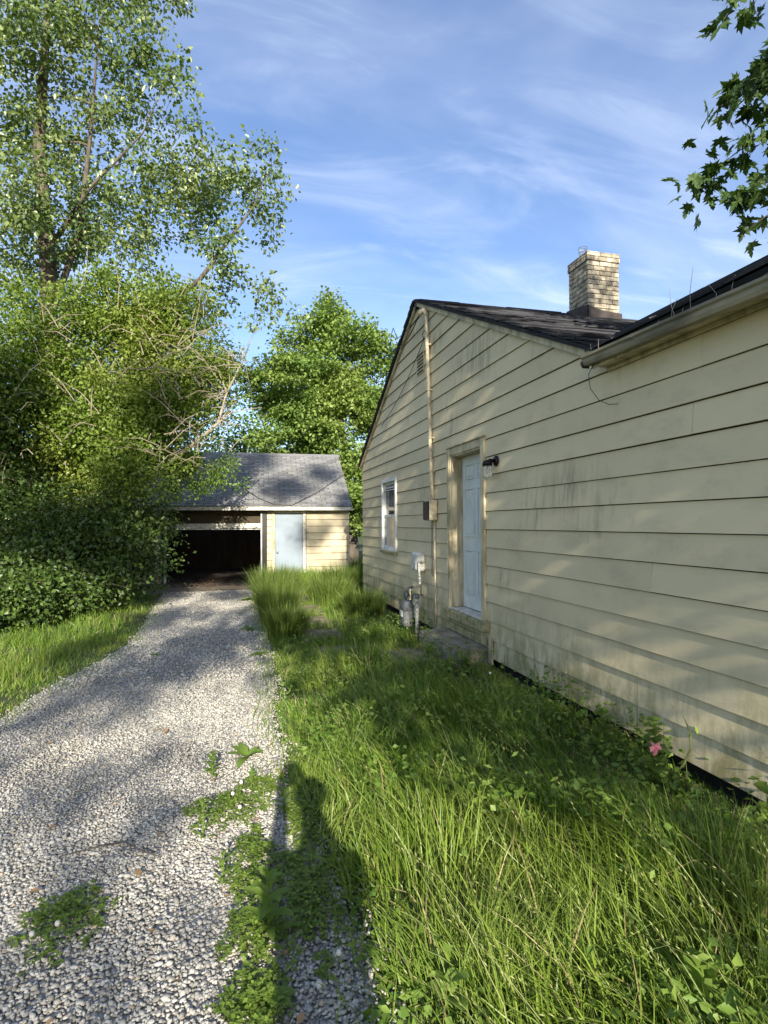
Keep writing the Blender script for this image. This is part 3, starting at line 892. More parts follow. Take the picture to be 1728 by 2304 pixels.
# window
WY0, WY1, WZ0, WZ1 = 10.16, 11.21, 1.16, 2.545
win = hb(MB().box(XW - .03, XW + .10, WY1 - .07, WY1, WZ0, WZ1, .004).box(XW - .03, XW + .10, WY0, WY0 + .07, WZ0, WZ1, .004)
         .box(XW - .03, XW + .10, WY0 + .07, WY1 - .07, WZ1 - .07, WZ1, .004).box(XW - .03, XW + .10, WY0 + .07, WY1 - .07, WZ0, WZ0 + .05, .004), 'window', M['white'])
zm = 1.83
for z0, z1, xo in ((WZ0 + .05, zm + .02, .02), (zm - .02, WZ1 - .07, .045)):
    a, b = WY0 + .072, WY1 - .072; x0 = XW + xo - .012; x1 = x0 + .02
    sash = hb(MB().box(x0, x1, a, a + .045, z0, z1, .003).box(x0, x1, b - .045, b, z0, z1, .003).box(x0, x1, a + .045, b - .045, z1 - .045, z1, .003).box(x0, x1, a + .045, b - .045, z0, z0 + .045, .003), 'sash', M['white'], win)
    hb(MB().box(x0 + .008, x0 + .012, a + .04, b - .04, z0 + .04, z1 - .04), 'pane', M['glass'], win)
hb(MB().box(XW + .0, XW + .012, WY0 + .08, WY1 - .08, WZ1 - .19, WZ1 - .165, .002).box(XW, XW + .012, WY0 + .08, WY1 - .08, WZ1 - .235, WZ1 - .215, .002), 'screen_rail', M['white'], win)
hb(MB().box(XW - .055, XW + .02, WY0 - .02, WY1 + .02, WZ0 - .05, WZ0 - .002, .006), 'window_sill', M['sill'], win)
hb(MB().box(XW + .11, XW + .12, WO[0] - .1, WO[1] + .1, 1.1, 2.6), 'dark_room_sheet', M['backing'], win)  # dark sheet stands in for the unlit room behind the panes
# gable vent
vent = hb(MB().box(XW - .008, XW + .004, 8.52, 8.90, 4.06, 4.42, .003), 'gable_vent', M['siding'])
for i in range(6):
    zz_ = 4.09 + i * .055
    hb(MB().add([(XW - .010, 8.55, zz_ + .034), (XW - .010, 8.87, zz_ + .034), (XW - .026, 8.87, zz_ + .010), (XW - .026, 8.55, zz_ + .010),
                 (XW - .009, 8.55, zz_ + .030), (XW - .009, 8.87, zz_ + .030), (XW - .024, 8.87, zz_ + .006), (XW - .024, 8.55, zz_ + .006)],
                [(0, 1, 2, 3), (4, 7, 6, 5), (0, 4, 5, 1), (3, 2, 6, 7), (1, 5, 6, 2), (0, 3, 7, 4)]), 'louver', M['siding'], vent)
    hb(MB().box(XW - .0095, XW - .0082, 8.55, 8.87, zz_ - .016, zz_ + .004), 'slot_shade', M['backing'], vent)  # dark strip on the solid plate draws the shade between louvers

# ------------------------------------------------------------------ fittings on the house wall
mast = tag(empty('service_mast', (XW, 8.2, 2.0)), 'tan electrical conduit running up the gable to a weatherhead, meter box below', 'conduit')
def tb(mb, name, mat, root, smooth=False):
    o = mb.build(name, mat, None, smooth); o.data.transform(Matrix.Translation(-Vector(root.location))); o.parent = root; return o
tb(MB().tube([(XW - .045, 8.07, 2.02), (XW - .045, 8.12, 2.6), (XW - .045, 8.17, 3.3), (XW - .046, 8.24, 4.2), (XW - .046, 8.29, 4.85)], .027, 12), 'conduit_pipe', M['cream'], mast, True)
for y, z in ((8.11, 2.45), (8.145, 2.95), (8.20, 3.68), (8.255, 4.38)):
    tb(MB().lathe([(.031, -.012), (.033, 0), (.031, .012)], (XW - .045, y, z), 12).box(XW - .03, XW - .004, y - .06, y + .06, z - .010, z + .010, .002), 'strap', M['cream'], mast, True)
tb(MB().tube([(XW - .046, 8.29, 4.84), (XW - .05, 8.30, 4.90), (XW - .075, 8.33, 4.93), (XW - .11, 8.38, 4.915), (XW - .125, 8.41, 4.88)], [.034, .037, .04, .042, .036], 12), 'weatherhead', M['cream'], mast, True)
mbx = tb(MB().box(XW - .125, XW - .004, 7.95, 8.22, 1.72, 2.02, .012), 'meter_box', M['cream'], mast)
tb(MB().box(XW - .145, XW - .126, 7.965, 8.205, 1.735, 2.005, .008), 'black_cover', M['black'], mast)
tb(MB().tube([(XW - .028, 8.02, 1.73), (XW - .028, 8.01, 1.2), (XW - .028, 7.99, .6), (XW - .028, 7.98, .2)], .011, 8), 'ground_pipe', M['cream'], mast, True)
tb(MB().tube([(XW - .03, 8.12, 1.73), (XW - .03, 8.13, 1.3), (XW - .032, 8.12, 1.05), (XW - .03, 8.14, .92), (XW - .03, 8.03, .90)], .006, 6), 'thin_cable', M['cable'], mast)
def droop(p0, p1, sag, n=14):
    p0, p1 = Vector(p0), Vector(p1)
    return [p0.lerp(p1, i / n) - Vector((0, 0, sag * math.sin(math.pi * i / n))) for i in range(n + 1)]
for k, (q, sg) in enumerate((((XW - .16, 9.65, 4.72), .10), ((XW - .20, 9.75, 4.70), .16), ((XW - .16, 9.5, 4.86), .03))):
    tb(MB().tube(droop((XW - .12, 8.41, 4.88), q, sg), .006, 6), 'lead_wire', M['cable'], mast)
tb(MB().tube([(XW - .16, 9.5, 4.86), (XW - .2, 9.62, 5.08), (XW - .2, 9.75, 5.0), (XW - .2, 9.85, 4.75), (XW - .2, 9.75, 4.70), (XW - .16, 9.65, 4.72)], .006, 6), 'wire_loop', M['cable'], mast)
c_ = tag(empty('service_cable', (XW - .02, 8.35, 4.55)), 'thin black cable hanging from a hook down across the gable boards', 'cable')
tb(MB().tube([(XW - .015, 8.37, 4.60), (XW - .03, 8.43, 4.66), (XW - .03, 8.52, 4.62), (XW - .02, 8.47, 4.54)] , .006, 6), 'hook_loop', M['cable'], c_)
tb(MB().tube(droop((XW - .02, 8.47, 4.54), (XW - .05, 11.05, 3.62), .12), .006, 6), 'cable_run', M['cable'], c_)

ub = tag(empty('utility_box', (XW, 8.7, 1.08)), 'rounded pale grey plastic utility box with black cable, screwed to the siding', 'utility box')
pr = [(-.15, -.15), (.15, -.15), (.15, .15), (-.15, .15)]
m_ = MB()
rr_ = []
for (cx, cy, a0) in ((.09, .10, 0), (-.09, .10, 90), (-.09, -.10, 180), (.09, -.10, 270)):
    for k in range(5):
        a = R(a0 + k * 22.5); rr_.append((cx + .05 * math.cos(a), cy + .05 * math.sin(a)))
lay = [(-.005, 1.0), (-.09, 1.0), (-.125, .93), (-.145, .75)]
vv = [(XW + x, 8.70 + u * s_, 1.08 + w * s_) for x, s_ in lay for u, w in rr_]; n = len(rr_)
ff = [(i * n + k, i * n + (k + 1) % n, (i + 1) * n + (k + 1) % n, (i + 1) * n + k) for i in range(len(lay) - 1) for k in range(n)] + [tuple((len(lay) - 1) * n + k for k in range(n))]
tb(MB().add(vv, ff), 'box_cover', M['boxgrey'], ub)
tb(MB().box(XW - .149, XW - .144, 8.64, 8.76, 1.07, 1.15, .002), 'sticker', M['dirtywhite'], ub)
tb(MB().box(XW - .155, XW - .13, 8.60, 8.63, .99, 1.03, .003), 'latch', M['greymetal'], ub)
tb(MB().tube([(XW - .06, 8.66, .94), (XW - .055, 8.62, .80), (XW - .05, 8.60, .66), (XW - .045, 8.63, .58), (XW - .01, 8.66, .555)], .009, 8), 'drop_cable', M['cable'], ub, True)

gm = tag(empty('gas_meter', (2.42, 8.1, .0)), 'grey gas meter with regulator and riser pipes standing in the grass by the wall', 'gas meter')
m_ = MB()
body = []
for z, s_ in ((.19, .80), (.21, .95), (.24, 1.0), (.42, 1.0), (.44, 1.06), (.47, 1.06), (.49, 1.0), (.54, .80), (.56, .55)):
    for k in range(16):
        a = 2 * math.pi * k / 16; cx = math.copysign(abs(math.cos(a)) ** .6, math.cos(a)); sy = math.copysign(abs(math.sin(a)) ** .6, math.sin(a))
        body.append((2.42 + .085 * s_ * cx, 8.10 + .115 * s_ * sy, z))
nr_ = len(body) // 16
ff = [(i * 16 + k, i * 16 + (k + 1) % 16, (i + 1) * 16 + (k + 1) % 16, (i + 1) * 16 + k) for i in range(nr_ - 1) for k in range(16)] + [tuple(range(16))[::-1], tuple((nr_ - 1) * 16 + k for k in range(16))]
tb(MB().add(body, ff), 'meter_body', M['greymetal'], gm)
tb(MB().box(2.325, 2.335, 8.04, 8.16, .33, .42, .004), 'index_plate', M['boxgrey'], gm)
tb(MB().lathe([(.05, -.02), (.062, -.012), (.062, .012), (.045, .02), (.02, .06)], (2.42, 8.17, .63), 14, 'x'), 'regulator', M['greymetal'], gm, True)
tb(MB().tube([(2.42, 8.17, .54), (2.42, 8.17, .66), (2.44, 8.17, .72), (2.52, 8.17, .74)], .018, 10), 'inlet_pipe', M['greymetal'], gm, True)
tb(MB().tube([(2.46, 8.02, .54), (2.48, 8.00, .66), (2.48, 7.86, .67), (2.48, 7.81, .62)], .016, 10), 'valve_pipe', M['greymetal'], gm, True)
tb(MB().tube([(2.48, 7.81, .0), (2.48, 7.81, .30), (2.48, 7.81, .64)], .026, 12), 'riser_pipe', M['pipewhite'], gm, True)
tb(MB().lathe([(.03, 0), (.034, .01), (.034, .05), (.03, .06)], (2.48, 7.81, .62), 10), 'union_nut', M['greymetal'], gm, True)
tb(MB().tube([(2.52, 8.17, .74), (2.66, 8.30, .74), (2.72, 8.42, .75), (2.73, 8.45, .82), (2.735, 8.50, 1.05), (2.735, 8.53, 1.08), (XW + .0, 8.56, 1.08)], .019, 10), 'house_pipe', M['pipewhite'], gm, True)
tb(MB().lathe([(.03, -.03), (.034, -.02), (.034, .02), (.03, .03)], (2.73, 8.45, .80), 10), 'elbow', M['greymetal'], gm, True)
ot = tag(empty('outlet_box', (XW, 9.42, .5)), 'small cream outlet cover low on the siding beyond the gas meter', 'outlet')
tb(MB().box(XW - .035, XW - .002, 9.30, 9.46, .40, .60, .006), 'cover_plate', M['cream'], ot)
tb(MB().box(XW - .040, XW - .0355, 9.34, 9.42, .52, .56, .001).box(XW - .040, XW - .0355, 9.34, 9.42, .44, .48, .001), 'socket', M['sill'], ot)
lp = tag(empty('wall_lamp', (XW, 5.98, 2.36)), 'dark porch lamp with clear glass jar beside the blue door', 'lamp')
tb(MB().lathe([(.0, 0), (.062, 0), (.060, -.012), (.045, -.026), (.02, -.03)], (XW - .004, 5.98, 2.38), 18, 'x'), 'wall_plate', M['lampmetal'], lp, True)
tb(MB().tube([(XW - .02, 5.98, 2.38), (XW - .08, 5.98, 2.385), (XW - .115, 5.98, 2.37)], .022, 10), 'arm', M['lampmetal'], lp, True)
tb(MB().lathe([(.02, .05), (.045, .045), (.056, .02), (.056, -.012), (.05, -.012)], (XW - .115, 5.98, 2.335), 18), 'cap', M['lampmetal'], lp, True)
tb(MB().lathe([(.045, 0), (.05, -.03), (.050, -.11), (.040, -.135), (.012, -.142)], (XW - .115, 5.98, 2.322), 18), 'glass_jar', M['jar'], lp, True)
tb(MB().lathe([(.010, 0), (.012, -.03), (.020, -.05), (.018, -.07), (.006, -.08)], (XW - .115, 5.98, 2.32), 12), 'bulb', M['boxgrey'], lp, True)

st = MB(); st.prism([(2.42, 6.22), (XW + .05, 6.22), (XW + .05, 7.60), (2.44, 7.60)], 'z', -.03, .225)
import bmesh
def rough_slab(mb, name, mat, amt=.008, bev=.018):
    o = mb.build(name, mat)
    bm = bmesh.new(); bm.from_mesh(o.data)
    bmesh.ops.bevel(bm, geom=list(bm.edges), offset=bev, segments=2, affect='EDGES')
    bmesh.ops.subdivide_edges(bm, edges=[e for e in bm.edges if e.calc_length() > .12], cuts=6, use_grid_fill=True)
    for v in bm.verts: v.co += Vector((random.uniform(-1, 1), random.uniform(-1, 1), random.uniform(-1, 1))) * amt * .6
    bm.to_mesh(o.data); bm.free()
    return o
tag(rough_slab(st, 'concrete_step', M['concrete']), 'worn concrete step below the blue house door', 'step')
slabs = [((1.72, 6.35), (2.38, 6.30), (2.36, 7.35), (1.74, 7.30), 'flat concrete slab in front of the door step'),
         ((.95, 6.9), (1.60, 6.95), (1.58, 7.75), (.97, 7.7), 'mossy path slab nearest the door step'),
         ((.92, 8.1), (1.55, 8.1), (1.52, 9.0), (.92, 9.0), 'second path slab along the overgrown walk'),
         ((.95, 9.4), (1.52, 9.35), (1.54, 10.3), (.98, 10.3), 'middle path slab of the overgrown walk'),
         ((1.02, 10.7), (1.6, 10.7), (1.62, 11.7), (1.06, 11.7), 'bare path slab beside the tall grass tuft'),
         ((1.12, 12.1), (1.72, 12.1), (1.78, 13.2), (1.2, 13.2), 'farther path slab leading towards the garage'),
         ((1.3, 15.6), (2.3, 15.6), (2.3, 16.7), (1.3, 16.7), 'concrete slab right before the garage side door')]
SLABR = []
for a, b, c2_, d, lab in slabs:
    tag(rough_slab(MB().prism([a, b, c2_, d], 'z', -.03, .045), 'path_slab', M['path'], .006, .012), lab, 'slab', 'slabs of the overgrown walk')
    SLABR.append((min(a[0], d[0]), max(b[0], c2_[0]), a[1], c2_[1]))

# ------------------------------------------------------------------ garage
GL = Vector((-1.92, 17.25, 0)); GR = R(-2.0)
garage = tag(empty('garage', GL, GR), 'small detached beige garage with grey shingle roof and open overhead door', 'garage')
def gb(mb, name, mat, parent=None, smooth=False): return mb.build(name, mat, parent or garage, smooth)
X0, X1, GD, EZ, RZ = -1.3, 5.22, 5.5, 2.20, 4.06
gb(MB().box(X0, X1, 0, GD, -.05, .02), 'floor_slab', M['floorin'])
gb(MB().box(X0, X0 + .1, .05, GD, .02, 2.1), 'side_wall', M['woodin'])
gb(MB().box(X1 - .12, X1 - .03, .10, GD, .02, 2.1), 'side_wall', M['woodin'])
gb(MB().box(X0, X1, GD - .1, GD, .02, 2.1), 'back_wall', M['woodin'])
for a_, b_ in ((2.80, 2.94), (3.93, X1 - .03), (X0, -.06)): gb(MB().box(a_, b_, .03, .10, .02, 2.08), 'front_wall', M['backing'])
gb(MB().prism([(.1, 2.08), (GD / 2, RZ - .15), (GD, 2.08)], 'x', X1 - .10, X1 - .04), 'gable_wall', M['woodin'])
def gboards(x0, x1, z0=.02, z1=2.06, step=.2):
    z = z0
    while z < z1 - .03:
        t = min(z + step - .014, z1); j = random.uniform(-.005, .005)
        e = random.uniform(0, .012)
        gb(MB().add([(x0, -.002 + j, z + j), (x1 + e, -.002 + j, z - j), (x1, .014, t), (x0, .014, t), (x0, .012 + j, z), (x1, .012 + j, z), (x1, .028, t), (x0, .028, t)],
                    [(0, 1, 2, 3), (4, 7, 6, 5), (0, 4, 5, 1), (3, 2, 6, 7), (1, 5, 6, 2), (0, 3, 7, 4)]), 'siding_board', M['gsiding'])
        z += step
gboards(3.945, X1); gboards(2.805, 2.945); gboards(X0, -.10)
z = .02
while z < 2.0:   # end wall boards
    m_ = MB(); m_.add([(X1 + .004, .03, z), (X1 + .004, GD, z), (X1 - .012, GD, z + .192), (X1 - .012, .03, z + .192), (X1 - .03, .03, z), (X1 - .03, GD, z), (X1 - .03, GD, z + .192), (X1 - .03, .03, z + .192)],
                      [(0, 1, 2, 3), (4, 7, 6, 5), (0, 4, 5, 1), (3, 2, 6, 7), (1, 5, 6, 2), (0, 3, 7, 4)])
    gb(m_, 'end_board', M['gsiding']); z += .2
gb(MB().box(-.03, .03, -.035, .06, 0, 2.06, .005), 'door_post', M['dirtywhite'])
gb(MB().box(-.10, -.035, -.01, .08, 0, 2.06, .005), 'door_post', M['black'])
gb(MB().box(2.625, 2.665, -.035, .05, 0, 1.98, .005), 'door_post', M['white'])
gb(MB().box(2.675, 2.795, -.02, .09, 0, 2.06, .005), 'door_post', M['black'])
gb(MB().box(.035, 2.62, -.005, .06, 1.985, 2.075, .004), 'lintel', M['woodin'])
od = gb(MB().box(.04, 2.615, .14, .175, 1.70, 2.0, .006), 'overhead_door', M['backing'])
bot = MB(); bot.add([(.04, .10, 1.545), (2.615, .10, 1.575), (2.615, .135, 1.70), (.04, .135, 1.70), (.04, .14, 1.545), (2.615, .14, 1.575), (2.615, .175, 1.70), (.04, .175, 1.70)],
                    [(0, 1, 2, 3), (4, 7, 6, 5), (0, 4, 5, 1), (3, 2, 6, 7), (1, 5, 6, 2), (0, 3, 7, 4)])
gb(bot, 'door_section', M['dirtywhite'], od)
gb(MB().box(.04, 2.615, .092, .14, 1.525, 1.545, .004), 'bottom_rail', M['white'], od)
gd = gb(MB().box(3.035, 3.835, .018, .055, .03, 1.99, .004), 'side_door', M['gdoor'])
gb(MB().lathe([(.0, 0), (.033, 0), (.033, -.008), (.014, -.012), (.014, -.035), (.028, -.045), (.028, -.062), (.012, -.072)], (3.10, .018, .86), 14, 'y'), 'knob', M['steel'], gd, True)
gb(MB().box(2.95, 3.03, -.016, .05, .02, 2.06, .004), 'door_casing', M['trim'])
gb(MB().box(3.84, 3.925, -.016, .05, .02, 2.06, .004), 'door_casing', M['dirtywhite'])
gb(MB().box(3.032, 3.838, -.012, .05, 1.995, 2.06, .004), 'door_casing', M['dirtywhite'])
gb(MB().box(3.02, 3.85, -.02, .06, .018, .03, .003), 'door_sill', M['concrete'])
gb(MB().box(X0 - .05, X1 + .06, -.27, -.235, 2.075, 2.215, .005), 'fascia', M['dirtywhite'])
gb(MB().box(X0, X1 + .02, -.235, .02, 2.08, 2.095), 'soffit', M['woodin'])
ga = math.atan2(RZ - EZ, GD / 2 + .28); glv = math.hypot(RZ - EZ, GD / 2 + .28)
o_, v_, n_ = Vector((X0 - .05, -.28, EZ)), Vector((0, math.cos(ga), math.sin(ga))), Vector((0, -math.sin(ga), math.cos(ga)))
groof = gb(MB().add([o_ - n_ * .03, o_ + Vector((6.62, 0, 0)) - n_ * .03, o_ + Vector((6.62, 0, 0)) + v_ * glv - n_ * .03, o_ + v_ * glv - n_ * .03, o_, o_ + Vector((6.62, 0, 0)), o_ + Vector((6.62, 0, 0)) + v_ * glv, o_ + v_ * glv],
            [(3, 2, 1, 0), (4, 5, 6, 7), (0, 1, 5, 4), (1, 2, 6, 5), (2, 3, 7, 6), (3, 0, 4, 7)]), 'roof', M['roofdeck'])
gb(MB().prism([(GD / 2, RZ - .01), (GD + .28, EZ), (GD + .28, EZ - .04), (GD / 2, RZ - .05)], 'x', X0 - .05, X1 + .10), 'rear_roof', M['gshingle'])
tabs = []; cnt_ = 0; rest = MB(); te = .129
tabm = []
for k in range(5):
    w_, h_ = .287, te + .03
    j = [random.uniform(-.006, .006) for _ in range(4)]
    tabm.append(MB().add([Vector((0, 0, 0)) + v_ * j[0] + n_ * .016, Vector((w_, 0, 0)) + v_ * j[1] + n_ * .018, Vector((w_, 0, 0)) + v_ * h_ + n_ * .003, v_ * h_ + n_ * .003,
                          v_ * j[0] + n_ * .003, Vector((w_, 0, 0)) + v_ * j[1] + n_ * .003, Vector((w_, 0, 0)) + v_ * h_ + n_ * .001, v_ * h_ + n_ * .001],
                         [(0, 1, 2, 3), (4, 7, 6, 5), (0, 4, 5, 1), (3, 2, 6, 7), (1, 5, 6, 2), (0, 3, 7, 4)]))
tabme = [t.mesh('shingle', M['gshingle']) for t in tabm]
for c in range(int(glv / te)):
    xo = .15 if c % 2 else 0
    k = 0
    while xo + k * .302 < 6.62 - .29:
        p = o_ + Vector((xo + k * .302 + random.uniform(-.003, .003), 0, 0)) + v_ * (c * te - .02) + n_ * .001
        i = random.randrange(5)
        if p.x > 1.35 and c < 23 and cnt_ < 300:
            link('shingle', tabme[i], groof, loc=p); cnt_ += 1
        else: rest.add([Vector(q) + p for q in tabm[i].v], tabm[i].f)
        k += 1
    for xa, xb in ((0, xo - .006), (xo + k * .302, 6.62)):
        if xb - xa > .02:
            p = o_ + Vector((xa, 0, 0)) + v_ * (c * te - .02) + n_ * .001
            rest.add([Vector((q[0] * (xb - xa) / .287, q[1], q[2])) + p for q in map(tuple, tabm[0].v)], tabm[0].f)
tag(rest.build('other_shingles', M['gshingle'], groof), kind='stuff')
gb(MB().prism([(GD / 2 - .12, RZ - .06), (GD / 2, RZ + .022), (GD / 2 + .12, RZ - .06), (GD / 2, RZ + .004)], 'x', X0 - .05, X1 + .10), 'ridge_cap', M['gshingle'], groof)
for s_, lab in (((X1 - .2, -1.75), 'dark line of cable and shadow sagging over the garage roof beside the side wall'), ((1.9, -.9), 'dark line of cable and shadow drooping over the garage roof above the overhead door')):
    pass
def roofpt(x, t, h=.03):
    return garage.matrix_basis @ (o_ + Vector((x, 0, 0)) + v_ * t + n_ * h)
c_ = tag(empty('roof_cable_shadow', roofpt(5.2, 2.1)), 'dark line of an overhead cable and its shadow, running from the garage rake down to its fascia', 'wire')  # this and the next stand in for an overhead cable and its shadow
tb(MB().tube([roofpt(6.60, 1.98), roofpt(6.2, 1.45, .05), roofpt(5.7, .8, .06), roofpt(5.2, .3, .05), roofpt(4.85, -.01, .03)], .008, 6), 'cable_shadow_run', M['cable'], c_)
c_ = tag(empty('roof_cable_shadow', roofpt(3.2, 1.2)), 'dark line of an overhead cable and its shadow, lying above the overhead door beside the leafy bough', 'wire')
tb(MB().tube([roofpt(3.25, 1.45, .06), roofpt(3.5, .95, .05), roofpt(3.9, .4, .05), roofpt(4.35, .03, .03), roofpt(4.85, -.01, .03)], .008, 6), 'cable_shadow_run', M['cable'], c_)
# clutter of dead leaves in the garage mouth
n = 900
P = np.stack([rng.uniform(-1.9, 1.2, n), rng.uniform(16.2, 18.6, n), np.full(n, .03)], 1)
ax = rand_dirs(n); ax[:, 2] *= .25
V, F = leaf_quads(P, ax, rand_dirs(n, 3), rng.uniform(.04, .09, n), rng.uniform(.03, .06, n))
tag(link('leaf_litter', np_mesh('leaf_litter', V, F, M['litter'])), 'dry brown leaves drifted at the garage mouth', 'leaves', kind='stuff')

# ------------------------------------------------------------------ trees and shrubs
BIG = [(-6.77, 21.7, 18.31, 1.93), (-4.71, 22.28, 18.91, 2.04), (-2.95, 21.2, 18.4, 1.22), (-6.6, 22.98, 16.4, 2.38), (-3.7, 22.31, 16.93, 1.75), (-1.81, 19.8, 16.06, .86), (-6.49, 20.82, 12.49, 1.85), (-5.27, 23.48, 14.18, 2.31), (-2.89, 20.78, 13.59, 1.64), (-1.3, 20.28, 14.73, .74), (-1.31, 23.04, 14.5, 1.86), (.45, 20.68, 13.74, 1.39), (1.44, 21.75, 13.18, .99), (1.05, 20.55, 14.84, .62), (-3.09, 22.2, 11.86, 1.75), (-.71, 19.83, 11.02, 1.17), (-5.87, 22.9, 11.53, 1.91), (-8.18, 24.34, 11.92, 1.66), (1.06, 20.72, 9.31, .86), (.16, 21.74, 10.09, .81), (-.78, 21.73, 9.67, .96), (1.53, 18.94, 8.56, .50), (-6.78, 23.58, 23.29, 3.25), (-3.52, 22.14, 22.22, 2.22), (-9.91, 22.73, 16.39, 3.01), (-9.43, 21.64, 11.39, 2.58), (-10.11, 24.82, 22.85, 2.48)]
t = tree('maple_tree', [(-6.4, 22.8, 0, .42), (-6.45, 22.82, 4, .36), (-6.5, 22.8, 10.8, .28), (-6.87, 22.93, 15.5, .20), (-6.6, 22.85, 20.3, .12), (-6.7, 23, 24, .05)], BIG, 1080, 42, .21, .16, .118, M['maple'], M['bark'], .0075, 2.0, 1.0, .35,
         limbs=([(-6.45, 22.82, 6.0, .15), (-4.6, 22.0, 7.6, .12), (-2.98, 21.42, 8.73, .10), (-1.16, 20.43, 10.05, .075), (-.14, 19.75, 11.3, .05), (.6, 19.9, 12.5, .025), (.9, 19.9, 13.4, .012)],
                [(-6.48, 22.8, 9.0, .14), (-5.4, 22.4, 12, .10), (-5.0, 22.3, 16, .06), (-4.8, 22.3, 19.5, .02)], [(-6.5, 22.8, 11.5, .10), (-5.0, 22, 13.5, .06), (-3.2, 21.6, 15.5, .03), (-2.4, 21.2, 17.2, .012)]))
tag(t, 'tall open-crowned maple tree towering behind the shrubs', 'tree')
MID = [(4.0, 25.6, 12.15, .25), (4.03, 25.55, 11.6, .42), (4.6, 25.2, 10.9, .4), (3.99, 25.3, 10.66, .88), (3.1, 26.02, 9.83, 1.30), (5, 24.37, 9.67, 1.24), (1.89, 23.33, 7.86, 1.06), (4.37, 25.22, 8.12, 1.96), (6.55, 25.03, 9.2, 1.0), (1.72, 26.06, 7.17, 1.38), (3.47, 24.4, 5.98, 1.70), (5.77, 24.33, 6.64, 1.54), (1.21, 23.68, 5.22, .89), (3.22, 25.41, 4.77, 1.56), (4.93, 24.04, 4.09, 1.32), (5.95, 22.73, 4.17, 1.08), (4.74, 22.24, 2.87, .79), (.76, 26.12, 8.11, .59), (5.2, 23.2, 1.9, .8), (6.0, 22.6, 2.5, 1.0), (4.1, 23.9, 2.4, .7), (2.5, 24.6, 6.6, 1.1), (2.9, 25.2, 8.6, .9), (4.1, 24.6, 7.2, 1.2), (7.74, 24.82, 7.63, 1.40), (7.31, 21.67, 4.8, 1.40)]
t = tree('shade_tree', [(4.85, 24.2, 0, .30), (4.7, 24.3, 2.5, .25), (4.4, 24.6, 6, .17), (4.15, 25.1, 9.5, .08), (4.0, 25.55, 12.3, .02)], MID, 1300, 62, .25, .15, .105, M['oak'], M['bark'], .006, 2.2, .8, .05, up=1.6, sflat=.32)
tag(t, 'bushy pointed green tree between the garage and the house gable', 'tree')
t = tree('far_tree', [(.5, 40, 0, .3), (.5, 40, 3, .25), (.6, 40.2, 8, .1)], [(.5, 40, 7.0, 1.8), (-1.2, 41, 6.0, 1.7), (2.0, 40.5, 5.6, 1.8), (.2, 40, 4.2, 1.9), (-2.5, 40, 4.0, 1.6), (2.8, 40, 3.6, 1.6)], 200, 45, .45, .2, .15, M['far'], M['bark'], .01)
tag(t, 'pale distant tree showing just above the garage ridge', 'tree')

n = 26000
x = rng.uniform(-75, 75, n); y = 74 + rng.normal(0, 2.5, n)
hm = 4 + 5.5 * vnoise(x, x * 0, 7) + 2 * vnoise(x + 40, x * 0, 2.2)
P = np.stack([x, y, hm * rng.random(n) ** .7], 1)
V, F = leaf_quads(P, rand_dirs(n), rand_dirs(n, .8), rng.uniform(.5, 1.0, n), rng.uniform(.4, .8, n))
tag(link('distant_trees', np_mesh('distant_trees', V, F, M['far'])), 'distant line of trees closing the view behind the yard', 'trees', kind='stuff')

SHR = [(-4.08, 13.9, 5.68, 1.24), (-2.7, 14.05, 6.24, 1.19), (-1.28, 14.02, 6.5, .95), (-.55, 13.6, 5.3, .75), (-1.99, 14.29, 5.25, 1.33), (-3.75, 13.65, 4.31, 1.23), (-.98, 13.78, 4.48, .91), (-2.58, 13.46, 3.85, 1.24), (-4.68, 15.01, 3, 1.23), (-3.26, 14.53, 2.68, 1.22), (-2.05, 12.72, 2.84, .65), (-1.75, 13.6, 3.7, .95)]
t = tree('honeysuckle_shrub', [(-2.9, 14.6, 0, .10), (-2.85, 14.5, 1.5, .085), (-2.7, 14.3, 3.2, .07), (-2.4, 14.1, 5.0, .04), (-2.2, 14.0, 6.6, .015)], SHR, 980, 105, .18, .085, .05, M['honey'], M['barklight'], .0035, 2.3, 1.0, .1, step=.35, sflat=.8)
tag(t, 'huge sunlit yellow-green shrub arching over the drive beside the garage', 'shrub')
SHREM = t
# bare shoots sticking out above the shrub and a dead branch over the garage
for i in range(26):
    p = np.array([random.uniform(-4.2, -.6), random.uniform(13.2, 14.4), random.uniform(5.2, 6.6)])
    d = Vector((random.uniform(-.4, .5), random.uniform(-.3, .2), random.uniform(.6, 1.5)))
    q = Vector(p)
    tb(MB().tube([q, q + d * .5 + Vector((.06, 0, .02)), q + d], [.011, .008, .003], 5), 'bare_shoot', M['barklight'], SHREM)
m_ = MB()
dead = [(-1.74, 13.87, 2.86), (-.95, 13.46, 3.43), (-.38, 13.11, 3.89), (-.19, 12.95, 4.55), (.14, 12.77, 5.19), (.27, 12.63, 5.63)]
m_.tube(dead, [.05, .042, .035, .025, .016, .005], 8)
def twigs(m_, base, dirn, n, L, r):
    for i in range(n):
        p = Vector(base) + Vector(dirn) * random.uniform(-.3, .3)
        d = Vector((random.uniform(-1, .6), random.uniform(-.6, .6), random.uniform(-.3, .7))).normalized() * L * random.uniform(.5, 1.2)
        e = p + d
        m_.tube([p, p + d * .5 + Vector((0, 0, random.uniform(-.08, .12))), e], [r, r * .7, r * .3], 5)
        for k in range(2):
            b_ = p + d * random.uniform(.4, .8); d2 = (d.normalized() + Vector((random.uniform(-1, 1), random.uniform(-1, 1), random.uniform(-1, 1))) * .7) * L * .35
            m_.tube([b_, b_ + d2], [r * .5, r * .2], 4)
for p in dead[1:5]: twigs(m_, p, (.3, -.2, .4), 9, .75, .010)
m_.tube([(-.38, 13.11, 3.89), (-.1, 13.0, 4.12), (.3, 12.9, 4.2), (.55, 12.8, 4.22)], [.02, .015, .01, .004], 6)
